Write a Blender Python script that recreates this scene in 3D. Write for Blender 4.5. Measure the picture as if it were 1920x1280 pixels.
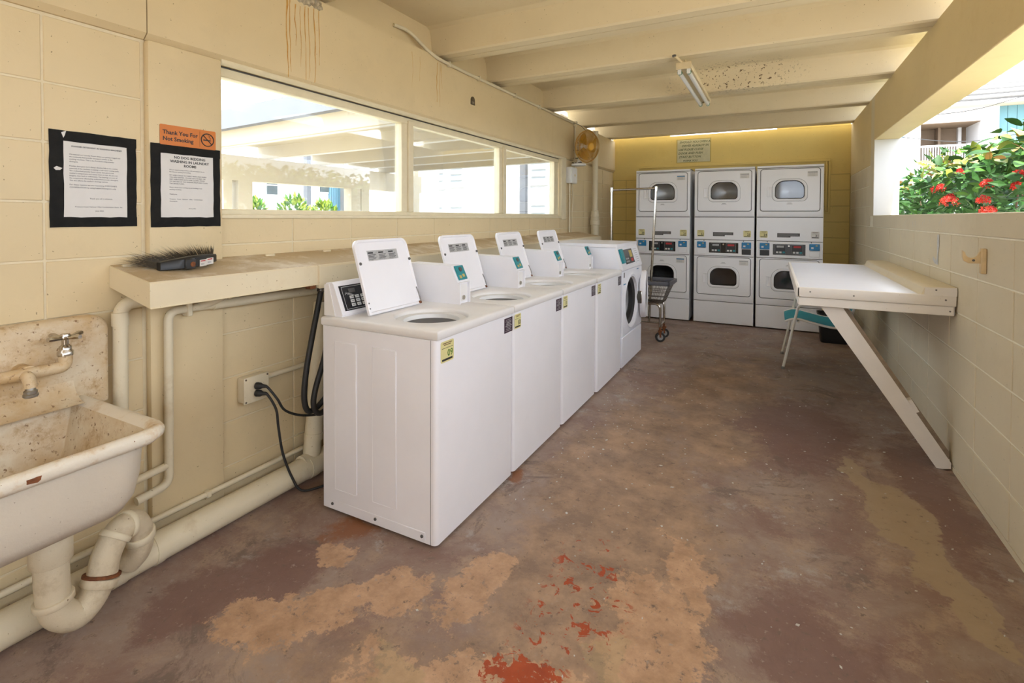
import bpy, bmesh, math, random
from mathutils import Vector, Matrix
random.seed(7)
S = bpy.context.scene
C = S.collection
for o in list(bpy.data.objects):
    bpy.data.objects.remove(o)
PI = math.pi

# ------------------------------------------------------------------ camera
TH, PH, RO, FPX, CY, CAMH = 0.4795, 0.0189, 0.0038, 944.8633, 424.2269, 1.331
fw = Vector((-math.sin(TH), math.cos(TH), 0)); rt = Vector((math.cos(TH), math.sin(TH), 0)); up = Vector((0, 0, 1))
cF = fw * math.cos(PH) - up * math.sin(PH)
cU = up * math.cos(PH) + fw * math.sin(PH)
cR = rt * math.cos(RO) + cU * math.sin(RO)
cU = cU * math.cos(RO) - rt * math.sin(RO)
cam = bpy.data.cameras.new('camera')
cam.sensor_fit = 'HORIZONTAL'; cam.sensor_width = 36.0
cam.lens = FPX * 36.0 / 1920.0
cam.shift_y = -(640.0 - CY) / 1920.0
cam.clip_start = 0.02; cam.clip_end = 300
camo = bpy.data.objects.new('camera', cam)
M = Matrix((cR, cU, -cF)).transposed().to_4x4()
M.translation = Vector((0, 0, CAMH))
camo.matrix_world = M
C.objects.link(camo)
S.camera = camo

# ------------------------------------------------------------------ sky, sun, exposure
W = bpy.data.worlds.new('world'); S.world = W
W.use_nodes = True
bg = W.node_tree.nodes['Background']
bg.inputs['Color'].default_value = (0.86, 0.94, 1.08, 1)
bg.inputs['Strength'].default_value = 2.4
sun = bpy.data.lights.new('sun', 'SUN')
sun.energy = 5.5; sun.angle = math.radians(0.6); sun.color = (1.0, 0.965, 0.90)
suno = bpy.data.objects.new('sun', sun); C.objects.link(suno)
sd = Vector((0.06, -0.62, 0.78)).normalized()        # direction towards the sun
suno.rotation_euler = sd.to_track_quat('Z', 'Y').to_euler()
suno.location = (3, -20, 30)
S.view_settings.view_transform = 'Standard'
S.view_settings.look = 'None'
S.view_settings.exposure = 1.32
S.view_settings.gamma = 1.0
S.view_settings.use_curve_mapping = False

# ------------------------------------------------------------------ materials
MATS = {}
def nodes_of(name):
    m = bpy.data.materials.new(name); m.use_nodes = True
    nt = m.node_tree
    return m, nt, nt.nodes, nt.links, nt.nodes['Principled BSDF']
def noise(nt, scale, detail=4, rough=.55, vec=None, dist=0):
    n = nt.nodes.new('ShaderNodeTexNoise'); n.inputs['Scale'].default_value = scale
    n.inputs['Detail'].default_value = detail; n.inputs['Roughness'].default_value = rough
    n.inputs['Distortion'].default_value = dist
    if vec is not None: nt.links.new(vec, n.inputs['Vector'])
    return n.outputs['Fac']
def pos(nt):
    return nt.nodes.new('ShaderNodeNewGeometry').outputs['Position']
def objc(nt):
    return nt.nodes.new('ShaderNodeTexCoord').outputs['Object']
def ramp(nt, fac, a, b):
    n = nt.nodes.new('ShaderNodeMapRange'); n.clamp = True
    n.inputs['From Min'].default_value = a; n.inputs['From Max'].default_value = b
    nt.links.new(fac, n.inputs['Value'])
    return n.outputs['Result']
def mix(nt, fac, a, b):
    n = nt.nodes.new('ShaderNodeMix'); n.data_type = 'RGBA'
    if isinstance(fac, (int, float)): n.inputs[0].default_value = fac
    else: nt.links.new(fac, n.inputs[0])
    for v, s in ((a, n.inputs[6]), (b, n.inputs[7])):
        if isinstance(v, tuple): s.default_value = (*v[:3], 1)
        else: nt.links.new(v, s)
    return n.outputs[2]
def math_(nt, op, a, b=0.0):
    n = nt.nodes.new('ShaderNodeMath'); n.operation = op
    for v, s in ((a, n.inputs[0]), (b, n.inputs[1])):
        if isinstance(v, (int, float)): s.default_value = v
        else: nt.links.new(v, s)
    return n.outputs[0]
def bump(nt, bs, h, strength=.3, dist=.01):
    n = nt.nodes.new('ShaderNodeBump'); n.inputs['Strength'].default_value = strength
    n.inputs['Distance'].default_value = dist
    nt.links.new(h, n.inputs['Height']); nt.links.new(n.outputs['Normal'], bs.inputs['Normal'])
def srgb(r, g, b):
    f = lambda c: (c / 255 / 12.92) if c / 255 <= .04045 else ((c / 255 + .055) / 1.055) ** 2.4
    return (f(r), f(g), f(b))
def plain(name, col, rough=.5, metal=0.0, var=.12, scale=9, bmp=0, bscale=200, spec=.5, dark=None, local=False):
    """painted / moulded surface: slight noise in the colour, optional fine bump"""
    m, nt, N, L, bs = nodes_of(name)
    p = objc(nt) if local else pos(nt)
    f = noise(nt, scale, 5, .6, p)
    d = dark if dark else tuple(c * (1 - var) for c in col)
    L.new(mix(nt, ramp(nt, f, .35, .68), tuple(d), tuple(col)), bs.inputs['Base Color'])
    bs.inputs['Roughness'].default_value = rough; bs.inputs['Metallic'].default_value = metal
    bs.inputs['Specular IOR Level'].default_value = spec
    if bmp: bump(nt, bs, noise(nt, bscale, 3, .6, p), bmp, .004)
    MATS[name] = m
    return m
def worn(name, col, dirt, rough=.55, scale=6, lo=.55, hi=.75, speck=None, bmp=.15, bscale=60):
    """painted surface with grime patches and little dark specks"""
    m, nt, N, L, bs = nodes_of(name)
    p = pos(nt)
    c = mix(nt, ramp(nt, noise(nt, 2.2, 4, .6, p), .35, .65), tuple(x * .95 for x in col), tuple(col))
    c = mix(nt, ramp(nt, noise(nt, scale, 8, .68, p), lo, hi), c, tuple(dirt))
    if speck:
        c = mix(nt, ramp(nt, noise(nt, 95, 2, .5, p), .735, .76), c, tuple(speck))
    L.new(c, bs.inputs['Base Color']); bs.inputs['Roughness'].default_value = rough
    bs.inputs['Specular IOR Level'].default_value = .3
    bump(nt, bs, noise(nt, bscale, 5, .6, p), bmp, .006)
    MATS[name] = m
    return m

CREAM = (.74, .595, .355)
worn('paint_wall', CREAM, (.66, .53, .32), .55, 3, .55, .8, (.30, .22, .12), .12, 45)
worn('paint_right', (.72, .62, .435), (.64, .54, .36), .55, 3, .55, .8, (.45, .38, .28), .12, 45)
plain('mortar', (.80, .69, .47), .6, var=.1, scale=20)
plain('mortar_back', (.58, .43, .15), .6, var=.1, scale=20)
plain('mortar_right', (.93, .86, .68), .6, var=.1, scale=20)
worn('paint_upper', (.76, .60, .32), (.68, .51, .25), .55, 3, .55, .8, (.45, .36, .2), .12, 45)
worn('paint_back', (.82, .63, .22), (.75, .55, .17), .55, 3, .55, .8, (.35, .25, .1), .12, 45)
worn('paint_ceiling', (.77, .645, .42), (.68, .54, .32), .6, 2.2, .56, .8, (.30, .22, .12), .12, 40)
_m = MATS['paint_ceiling']; _nt = _m.node_tree; _bs = _nt.nodes['Principled BSDF']
_src = _bs.inputs['Base Color'].links[0].from_socket
_mp = _nt.nodes.new('ShaderNodeMapping'); _mp.vector_type = 'TEXTURE'
_mp.inputs['Location'].default_value = (-.35, 5.0, 2.6); _mp.inputs['Scale'].default_value = (.55, .25, .16)
_nt.links.new(pos(_nt), _mp.inputs['Vector'])
_ln = _nt.nodes.new('ShaderNodeVectorMath'); _ln.operation = 'LENGTH'; _nt.links.new(_mp.outputs[0], _ln.inputs[0])
_sp = math_(_nt, 'MULTIPLY', ramp(_nt, _ln.outputs['Value'], 1.2, .6), ramp(_nt, noise(_nt, 48, 3, .6, pos(_nt)), .60, .63))
_nt.links.new(mix(_nt, _sp, _src, (.16, .10, .05)), _bs.inputs['Base Color'])
plain('paint_trim', (.80, .70, .48), .45, var=.08, scale=12, bmp=.1, bscale=80)
plain('paint_panel', (.72, .64, .49), .45, var=.06, scale=5, bmp=.1, bscale=60)
worn('pipe_paint', (.75, .66, .47), (.60, .48, .30), .5, 9, .58, .8, (.35, .25, .14), .15, 90)
worn('pipe_grimy', (.66, .56, .39), (.40, .30, .18), .5, 7, .48, .72, (.25, .17, .1), .2, 70)
worn('shelf_top', (.55, .42, .25), (.80, .72, .58), .6, 5, .5, .72, (.25, .17, .09), .2, 60)
worn('shelf_paint', (.78, .67, .46), (.70, .58, .38), .5, 5, .6, .8, (.3, .2, .1), .1, 50)
plain('enamel', (.87, .85, .87), .32, var=.035, scale=4, spec=.5)
plain('enamel_deck', (.82, .79, .76), .35, var=.05, scale=6, spec=.5)
plain('enamel_cool', (.85, .85, .90), .3, var=.03, scale=4)
plain('dryer_white', (.90, .89, .89), .33, var=.03, scale=3)
plain('seam_dark', (.10, .095, .09), .6, var=.1)
plain('black_plastic', (.018, .018, .018), .38, var=.2)
plain('black_glossy', (.012, .012, .014), .18, var=.1)
plain('rubber', (.022, .021, .02), .55, var=.2)
plain('teal_label', (.012, .26, .30), .4, var=.2, scale=60)
plain('blue_label', (.015, .22, .46), .4, var=.2, scale=60)
plain('label_grey', (.50, .49, .48), .5, var=.3, scale=120)
plain('sticker_yellow', srgb(222, 212, 150), .5, var=.06, scale=30)
plain('sticker_purple', (.045, .018, .04), .5, var=.2, scale=60)
plain('ink', (.02, .02, .02), .6, var=.05)
plain('ink_green', (.10, .20, .02), .6, var=.05)
plain('ink_brown', (.12, .05, .015), .6, var=.05)
plain('ink_olive', (.07, .10, .035), .6, var=.4, scale=80)
plain('white_print', (.7, .7, .68), .5, var=.05)
plain('orange_sign', (.62, .175, .012), .4, var=.06)
plain('gold_label', (.55, .42, .12), .5, var=.1)
plain('red_print', (.5, .03, .03), .5, var=.05)
plain('paper', (.72, .69, .64), .6, var=.04, scale=20)
plain('paper_yellow', (.66, .62, .40), .6, var=.12, scale=20)
plain('tape_black', (.014, .013, .011), .6, var=.4, scale=25, bmp=.2, bscale=30, spec=.15)
plain('chrome', (.62, .58, .52), .2, 1.0, var=.25, scale=30)
plain('steel_dark', (.22, .20, .18), .35, 1.0, var=.3, scale=40)
plain('galvanised', (.42, .42, .41), .35, 1.0, var=.2, scale=40)
plain('drum_steel', (.85, .85, .86), .42, 1.0, var=.12, scale=14)
plain('drum_dark', (.05, .05, .055), .4, 0, var=.2)
plain('rust', (.26, .085, .025), .8, var=.5, scale=60, bmp=.4, bscale=150)
m, nt, N, L, bs = nodes_of('rust_run')
p = pos(nt); L.new(mix(nt, ramp(nt, noise(nt, 30, 4, .6, p), .3, .7), (.50, .22, .03), (.66, .40, .12)), bs.inputs['Base Color'])
bs.inputs['Roughness'].default_value = .7; MATS['rust_run'] = m
plain('white_plastic', (.80, .79, .76), .4, var=.04)
plain('grey_bumper', (.10, .10, .115), .5, var=.15)
plain('table_white', (.76, .76, .80), .35, var=.03, scale=3)
worn('table_edge', (.80, .74, .66), (.70, .62, .52), .5, 8, .6, .8, (.3, .2, .1), .1, 50)
worn('table_riser', (.76, .66, .48), (.66, .54, .36), .5, 7, .55, .8, None, .1, 50)
plain('brace_wood', (.78, .72, .65), .5, var=.06, scale=8, bmp=.1, bscale=60)
plain('raw_wood', (.34, .25, .17), .7, var=.3, scale=25)
plain('chair_frame', (.82, .78, .70), .35, var=.05)
plain('teal_fabric', (.012, .30, .36), .7, var=.14, scale=60, bmp=.3, bscale=500)
plain('bin_black', (.010, .010, .010), .45, var=.2)
plain('tan_hook', (.70, .52, .28), .5, var=.12, scale=30)
plain('cable_black', (.02, .02, .02), .5, var=.1)
plain('green_tip', (.01, .16, .05), .4, var=.1)
plain('tube_glass', (.82, .82, .80), .15, var=.03)
plain('fixture_paint', (.76, .62, .38), .45, var=.1, scale=20)
plain('broom_black', (.018, .018, .018), .4, var=.2)
plain('bristle', (.085, .068, .045), .7, var=.35, scale=90)
plain('sand_spall', (.62, .52, .36), .9, var=.45, scale=60, bmp=.8, bscale=120)
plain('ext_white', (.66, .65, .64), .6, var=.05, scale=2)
plain('ext_cream', (.50, .43, .32), .6, var=.08, scale=2)
plain('ext_grey', (.135, .138, .155), .7, var=.1, scale=2)
plain('ext_tan', (.20, .14, .09), .7, var=.1, scale=2)
plain('ext_roof', (.62, .60, .57), .8, var=.25, scale=12, bmp=.4, bscale=20)
plain('ext_blue', (.15, .29, .38), .6, var=.08, scale=3)
plain('ext_teal', (.11, .24, .275), .6, var=.08, scale=3)
plain('ext_glass', (.07, .09, .10), .15, var=.2, scale=3)
plain('ext_louver', (.50, .54, .57), .4, var=.1, scale=6)
plain('ext_ground', (.52, .48, .40), .9, var=.25, scale=2, bmp=.3, bscale=30)
plain('leaf_dark', (.035, .11, .022), 0.55, var=.5, scale=9, spec=.25)
plain('leaf_mid', (.075, .19, .025), 0.55, var=.45, scale=9, spec=.25)
plain('leaf_lime', (.30, .38, .045), .42, var=.4, scale=9)
plain('leaf_rust', (.36, .20, .035), .45, var=.4, scale=9)
plain('petal_red', (.68, .022, .012), .5, var=.3, scale=30)
plain('bark', (.12, .08, .05), .8, var=.3, scale=30)
plain('chip_white', (.68, .66, .62), .7, var=.2, scale=30)

# stained enamel of the old sink
m, nt, N, L, bs = nodes_of('sink_enamel')
p = pos(nt)
c = mix(nt, ramp(nt, noise(nt, 5, 7, .65, p), .38, .66), (.74, .65, .48), (.58, .40, .20))
c = mix(nt, ramp(nt, noise(nt, 14, 9, .75, p), .52, .66), c, (.46, .29, .13))
c = mix(nt, ramp(nt, noise(nt, 70, 3, .6, p), .63, .69), c, (.26, .15, .07))
c = mix(nt, ramp(nt, noise(nt, 11, 6, .6, p, 1.0), .70, .76), c, (.78, .74, .70))
L.new(c, bs.inputs['Base Color']); bs.inputs['Roughness'].default_value = .5
bump(nt, bs, noise(nt, 40, 6, .65, p), .25, .004); MATS['sink_enamel'] = m
worn('sink_rim', (.80, .73, .60), (.60, .42, .22), .42, 10, .53, .70, (.25, .12, .05), .25, 60)
worn('sink_apron', (.66, .585, .47), (.58, .50, .38), .5, 4, .6, .8, (.4, .33, .25), .3, 40)

# floor: worn painted concrete, tan bare patches, red flakes of an older coat
m, nt, N, L, bs = nodes_of('floor_concrete')
p0 = pos(nt)
def ncol(scale, detail, rough, vec):
    n = nt.nodes.new('ShaderNodeTexNoise'); n.inputs['Scale'].default_value = scale
    n.inputs['Detail'].default_value = detail; n.inputs['Roughness'].default_value = rough
    L.new(vec, n.inputs['Vector']); return n.outputs['Color']
def warp(vec, scale, amt, detail=5):
    sb = nt.nodes.new('ShaderNodeVectorMath'); sb.operation = 'SUBTRACT'; sb.inputs[1].default_value = (.5, .5, .5)
    L.new(ncol(scale, detail, .6, vec), sb.inputs[0])
    ml = nt.nodes.new('ShaderNodeVectorMath'); ml.operation = 'MULTIPLY'; ml.inputs[1].default_value = (amt, amt, 0); L.new(sb.outputs[0], ml.inputs[0])
    ad = nt.nodes.new('ShaderNodeVectorMath'); ad.operation = 'ADD'; L.new(vec, ad.inputs[0]); L.new(ml.outputs[0], ad.inputs[1])
    return ad.outputs[0]
p = warp(p0, 2.6, .42)
def blob(x, y, rx, ry, rot=0.0, soft=.55, vec=None):
    mp = nt.nodes.new('ShaderNodeMapping'); mp.vector_type = 'TEXTURE'
    mp.inputs['Location'].default_value = (x, y, 0); mp.inputs['Rotation'].default_value = (0, 0, rot)
    mp.inputs['Scale'].default_value = (rx, ry, 1)
    L.new(p if vec is None else vec, mp.inputs['Vector'])
    ln = nt.nodes.new('ShaderNodeVectorMath'); ln.operation = 'LENGTH'; L.new(mp.outputs[0], ln.inputs[0])
    r = nt.nodes.new('ShaderNodeMapRange'); r.clamp = True
    r.inputs['From Min'].default_value = 1.0 + soft; r.inputs['From Max'].default_value = 1.0 - soft
    L.new(ln.outputs['Value'], r.inputs['Value'])
    return r.outputs['Result']
def union(lst):
    a = lst[0]
    for b in lst[1:]: a = math_(nt, 'MAXIMUM', a, b)
    return a
def ragged(mask, fac, amt=1.0, lo=.48, hi=.53):
    s = math_(nt, 'ADD', mask, math_(nt, 'MULTIPLY', math_(nt, 'SUBTRACT', fac, .5), amt))
    return ramp(nt, s, lo, hi)
rag = noise(nt, 7.5, 14, .78, p0)
rag2 = noise(nt, 13, 8, .65, p0)
fine = noise(nt, 42, 6, .7, p0)
ragt = math_(nt, 'ADD', math_(nt, 'MULTIPLY', rag, .62), math_(nt, 'MULTIPLY', noise(nt, 19, 12, .78, p0), .38))
# mauve-brown paint, mottled with grey scuffs and browner wear
base = mix(nt, ramp(nt, noise(nt, 1.7, 10, .74, p0, .4), .40, .60), (.250, .155, .124), (.345, .262, .215))
base = mix(nt, ramp(nt, noise(nt, 6.0, 10, .78, p0), .50, .62), base, (.410, .295, .215))
base = mix(nt, ramp(nt, noise(nt, 2.6, 11, .78, p0, .8), .54, .61), base, (.200, .145, .118))
base = mix(nt, ramp(nt, noise(nt, 3.7, 11, .78, p0, .3), .56, .63), base, (.390, .335, .300))
walk = ragged(union([blob(-.55, 1.9, .36, 1.0), blob(-.75, 2.7, .3, .9), blob(-.5, .9, .8, .5), blob(-.3, 4.0, .35, 1.2)]), rag, 1.3, .38, .66)
base = mix(nt, walk, base, mix(nt, ramp(nt, noise(nt, 4.5, 10, .74, p0), .40, .62), (.265, .180, .128), (.450, .300, .198)))
plum = ragged(union([blob(.12, 1.72, .22, .36, .3), blob(.68, 3.1, .14, .7), blob(-1.60, 1.32, .16, .22), blob(-1.75, 1.05, .16, .2), blob(.15, 3.6, .35, .6)]), ragt, 2.6, .40, .72)
base = mix(nt, math_(nt, 'MULTIPLY', plum, .85), base, mix(nt, rag2, (.180, .098, .082), (.240, .145, .118)))
tan = ragged(union([blob(-1.44, 1.10, .20, .11, .5), blob(-1.20, 1.36, .11, .15, -.3), blob(-1.33, 1.23, .15, .07, .6),
                    blob(-.70, 1.20, .40, .13, .3), blob(-.33, 1.60, .15, .32, .35), blob(-.27, 1.95, .07, .20, .3),
                    blob(-1.5, 1.47, .05, .09, .6), blob(-.30, 1.25, .22, .16), blob(-.95, 1.55, .10, .2)]), ragt, 3.6, .47, .55)
tanc = mix(nt, ramp(nt, noise(nt, 9, 9, .74, p0), .36, .64), (.400, .245, .148), (.610, .390, .245))
tan = math_(nt, 'MULTIPLY', tan, math_(nt, 'SUBTRACT', 1.0, ramp(nt, noise(nt, 15, 12, .78, p0, .4), .585, .61)))
base = mix(nt, tan, base, tanc)
olive = ragged(union([blob(.50, 2.68, .10, .42, .10), blob(.60, 2.22, .07, .20, .3), blob(.40, 3.1, .05, .22)]), rag, .9, .44, .52)
base = mix(nt, olive, base, mix(nt, rag2, (.350, .255, .168), (.430, .325, .218)))
moss = ragged(union([blob(-.42, 1.50, .05, .10), blob(-.95, 1.16, .12, .05)]), rag, 1.4, .46, .6)
base = mix(nt, math_(nt, 'MULTIPLY', moss, .35), base, (.40, .32, .17))
redm = union([blob(-.62, 1.42, .10, .16, 0, .55, p0), blob(-.57, 1.64, .15, .23, 0, .55, p0), blob(-.62, 1.86, .12, .13, 0, .55, p0), blob(-.60, 1.27, .13, .10, 0, .55, p0)])
red = math_(nt, 'MULTIPLY', ramp(nt, redm, .25, .6), ramp(nt, noise(nt, 19, 5, .6, p0, 1.0), .58, .60))
rb_ = blob(-.63, 1.275, .10, .075, 0, .6, p0)
red2 = math_(nt, 'MULTIPLY', ragged(rb_, noise(nt, 17, 6, .65, p0, .7), 3.2, .50, .54), ramp(nt, rb_, .05, .12))
base = mix(nt, math_(nt, 'MAXIMUM', red, red2), base, mix(nt, rag2, (.26, .045, .02), (.52, .105, .03)))
base = mix(nt, ragged(union([blob(-1.60, 1.60, .10, .08), blob(-1.165, 2.26, .035, .06)]), ragt, 2.4, .45, .95), base, (.27, .115, .055))
base = mix(nt, ramp(nt, fine, .60, .70), base, (.40, .32, .26))
base = mix(nt, ramp(nt, noise(nt, 24, 8, .75, p0), .58, .66), base, (.175, .125, .10))
base = mix(nt, math_(nt, 'MULTIPLY', ramp(nt, noise(nt, 75, 3, .6, p0), .70, .73), ramp(nt, noise(nt, 3, 4, .6, p0), .5, .62)), base, (.62, .56, .50))
L.new(base, bs.inputs['Base Color'])
L.new(ramp(nt, noise(nt, 3, 6, .6, p0), -.2, 1.15), bs.inputs['Roughness'])
bs.inputs['Specular IOR Level'].default_value = .32
bump(nt, bs, noise(nt, 28, 9, .7, p0), .3, .006)
MATS['floor_concrete'] = m

def clear(name, tint, gloss=.06, rough=.02, haze=0.0, hcol=(.8, .8, .8)):
    """thin pane: transparent, with a fresnel-like gloss and optional dusty haze"""
    m = bpy.data.materials.new(name); m.use_nodes = True
    nt = m.node_tree; nt.nodes.remove(nt.nodes['Principled BSDF']); out = nt.nodes['Material Output']
    t = nt.nodes.new('ShaderNodeBsdfTransparent'); t.inputs[0].default_value = (*tint, 1)
    g = nt.nodes.new('ShaderNodeBsdfGlossy'); g.inputs['Roughness'].default_value = rough
    lw = nt.nodes.new('ShaderNodeLayerWeight'); lw.inputs['Blend'].default_value = .25
    mx = nt.nodes.new('ShaderNodeMixShader')
    f = math_(nt, 'ADD', math_(nt, 'MULTIPLY', lw.outputs['Fresnel'], .55), gloss)
    nt.links.new(f, mx.inputs[0]); nt.links.new(t.outputs[0], mx.inputs[1]); nt.links.new(g.outputs[0], mx.inputs[2])
    sh = mx.outputs[0]
    if haze:
        d = nt.nodes.new('ShaderNodeBsdfDiffuse'); d.inputs[0].default_value = (*hcol, 1)
        m2 = nt.nodes.new('ShaderNodeMixShader')
        nt.links.new(math_(nt, 'MULTIPLY', ramp(nt, noise(nt, 3, 6, .6, pos(nt)), .3, .7), haze), m2.inputs[0])
        nt.links.new(sh, m2.inputs[1]); nt.links.new(d.outputs[0], m2.inputs[2]); sh = m2.outputs[0]
    nt.links.new(sh, out.inputs['Surface'])
    MATS[name] = m
clear('window_glass', (.93, .96, .96), .01, .02, .05)
clear('door_glass', (.80, .81, .81), .03, .05)
clear('door_glass_dark', (.18, .20, .16), .10, .03)
clear('fan_amber', (.80, .48, .08), .04, .1, .55, (.60, .36, .05))
plain('fan_hub', (.72, .38, .03), .35, var=.1)
plain('fan_ring', (.52, .27, .03), .4, var=.2, scale=40)

# ------------------------------------------------------------------ mesh helpers
class MB:
    def __init__(self): self.v = []; self.f = []
    def add(self, vs, fs, M=None):
        n = len(self.v)
        self.v += [tuple(M @ Vector(q)) if M is not None else tuple(q) for q in vs]
        self.f += [tuple(n + i for i in q) for q in fs]
        return self
    def box(self, x0, x1, y0, y1, z0, z1, bev=0, seg=1, M=None):
        x0, x1 = sorted((x0, x1)); y0, y1 = sorted((y0, y1)); z0, z1 = sorted((z0, z1))
        vs = [(x, y, z) for z in (z0, z1) for y in (y0, y1) for x in (x0, x1)]
        fs = [(0, 2, 3, 1), (4, 5, 7, 6), (0, 1, 5, 4), (2, 6, 7, 3), (0, 4, 6, 2), (1, 3, 7, 5)]
        if not bev: return self.add(vs, fs, M)
        bm = bmesh.new(); bv = [bm.verts.new(q) for q in vs]
        for q in fs: bm.faces.new([bv[i] for i in q])
        bmesh.ops.bevel(bm, geom=list(bm.edges), offset=bev, segments=seg, profile=.5, affect='EDGES')
        bm.verts.index_update()
        self.add([tuple(q.co) for q in bm.verts], [tuple(w.index for w in q.verts) for q in bm.faces], M)
        bm.free(); return self
    def prism(self, poly, axis, a, b, M=None):
        """polygon in the plane across `axis`, extruded from a to b"""
        def P(u, v, w): return {'x': (w, u, v), 'y': (u, w, v), 'z': (u, v, w)}[axis]
        n = len(poly)
        vs = [P(u, v, a) for u, v in poly] + [P(u, v, b) for u, v in poly]
        fs = [tuple(range(n))[::-1], tuple(range(n, 2 * n))] + [(i, (i + 1) % n, n + (i + 1) % n, n + i) for i in range(n)]
        return self.add(vs, fs, M)
    def tube(self, pts, r, seg=10, cap=True, M=None):
        pts = [Vector(q) for q in pts]; n = len(pts)
        rs = r if isinstance(r, (list, tuple)) else [r] * n
        T = []
        for i in range(n):
            d = (pts[min(i + 1, n - 1)] - pts[max(i - 1, 0)])
            T.append(d.normalized() if d.length > 1e-9 else Vector((0, 0, 1)))
        u = T[0].orthogonal().normalized(); vs = []; fs = []
        for i in range(n):
            u = (u - T[i] * u.dot(T[i])); u = u.normalized() if u.length > 1e-6 else T[i].orthogonal().normalized()
            w = T[i].cross(u)
            for k in range(seg):
                a = 2 * PI * k / seg
                vs.append(pts[i] + (u * math.cos(a) + w * math.sin(a)) * rs[i])
        for i in range(n - 1):
            for k in range(seg):
                k2 = (k + 1) % seg
                fs.append((i * seg + k, i * seg + k2, (i + 1) * seg + k2, (i + 1) * seg + k))
        if cap: fs += [tuple(range(seg))[::-1], tuple(range((n - 1) * seg, n * seg))]
        return self.add(vs, fs, M)
    def lathe(self, prof, seg=24, M=None, arc=2 * PI):
        """profile of (r, z) spun about z"""
        vs = []; fs = []; n = len(prof)
        for r, z in prof:
            for k in range(seg): vs.append((r * math.cos(arc * k / seg), r * math.sin(arc * k / seg), z))
        for i in range(n - 1):
            for k in range(seg):
                k2 = (k + 1) % seg
                fs.append((i * seg + k, i * seg + k2, (i + 1) * seg + k2, (i + 1) * seg + k))
        if prof[0][0] > 1e-5: fs.append(tuple(range(seg))[::-1])
        if prof[-1][0] > 1e-5: fs.append(tuple(range((n - 1) * seg, n * seg)))
        return self.add(vs, fs, M)
    def loops(self, ls, close=False, cap0=False, cap1=False, M=None):
        """bridge equally long closed loops"""
        k = len(ls[0]); vs = [q for l in ls for q in l]; fs = []; n = len(ls)
        for i in range(n if close else n - 1):
            a = i * k; b = ((i + 1) % n) * k
            for j in range(k): fs.append((a + j, a + (j + 1) % k, b + (j + 1) % k, b + j))
        if cap0: fs.append(tuple(range(k))[::-1])
        if cap1: fs.append(tuple(range((n - 1) * k, n * k)))
        return self.add(vs, fs, M)
    def build(self, name, mat, parent=None, smooth=None, off=None):
        o_ = Vector(off) if off is not None else (ORG.get(parent.name, Vector()) if parent is not None else Vector())
        me = bpy.data.meshes.new(name)
        me.from_pydata([tuple(Vector(q) - o_) for q in self.v], [], self.f)
        me.validate()
        bm = bmesh.new(); bm.from_mesh(me)
        bmesh.ops.remove_doubles(bm, verts=bm.verts, dist=1e-6)
        bmesh.ops.recalc_face_normals(bm, faces=bm.faces); bm.to_mesh(me); bm.free()
        if smooth:
            me.shade_smooth(); me.set_sharp_from_angle(angle=math.radians(smooth))
        me.materials.append(MATS[mat])
        ob = bpy.data.objects.new(name, me); C.objects.link(ob)
        if parent is not None:
            ob.parent = parent; ORG[ob.name] = o_
        return ob
ORG = {}
def tag(o, label=None, cat=None, group=None, kind=None):
    for k, v in (('label', label), ('category', cat), ('group', group), ('kind', kind)):
        if v: o[k] = v
    return o
def thing(name, loc, label, cat, group=None, kind=None):
    o = bpy.data.objects.new(name, None); C.objects.link(o); o.location = loc
    o.empty_display_size = .1
    ORG[o.name] = Vector(loc)
    return tag(o, label, cat, group, kind)
def copy_tree(o, parent=None):
    c = o.copy(); C.objects.link(c)
    if parent is not None: c.parent = parent
    for ch in list(o.children): copy_tree(ch, c)
    return c
def box(name, mat, parent, x0, x1, y0, y1, z0, z1, bev=0, seg=1, smooth=None, M=None):
    return MB().box(x0, x1, y0, y1, z0, z1, bev, seg, M).build(name, mat, parent, smooth or (40 if bev else None))
def bend(pts, r, n=6):
    """round the corners of a polyline"""
    pts = [Vector(q) for q in pts]; out = [pts[0]]
    for i in range(1, len(pts) - 1):
        a, b, c = pts[i - 1], pts[i], pts[i + 1]
        d1 = (a - b); d2 = (c - b); rr = min(r, d1.length * .49, d2.length * .49)
        p0 = b + d1.normalized() * rr; p1 = b + d2.normalized() * rr
        for k in range(n + 1):
            t = k / n; out.append(p0 * (1 - t) ** 2 + b * 2 * t * (1 - t) + p1 * t * t)
    out.append(pts[-1]); return out
def spline(pts, n=8):
    """Catmull-Rom through the points"""
    P = [Vector(q) for q in pts]; P = [P[0] * 2 - P[1]] + P + [P[-1] * 2 - P[-2]]; out = []
    for i in range(1, len(P) - 2):
        for k in range(n):
            t = k / n; a, b, c, d = P[i - 1], P[i], P[i + 1], P[i + 2]
            out.append(.5 * ((2 * b) + (c - a) * t + (2 * a - 5 * b + 4 * c - d) * t * t + (3 * b - a - 3 * c + d) * t ** 3))
    out.append(P[-2]); return out
def rrect(x0, x1, y0, y1, r, n=5):
    """rounded rectangle outline, r a number or four radii (x1y0, x1y1, x0y1, x0y0)"""
    rs = r if isinstance(r, (list, tuple)) else [r] * 4; out = []
    for (cx, cy, sx, sy, a0), rr in zip(((x1, y0, -1, 1, -PI / 2), (x1, y1, -1, -1, 0), (x0, y1, 1, -1, PI / 2), (x0, y0, 1, 1, PI)), rs):
        rr = max(rr, 1e-4)
        for k in range(n):
            a = a0 + PI / 2 * k / (n - 1)
            out.append((cx + sx * rr + rr * math.cos(a), cy + sy * rr + rr * math.sin(a)))
    return out
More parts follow.
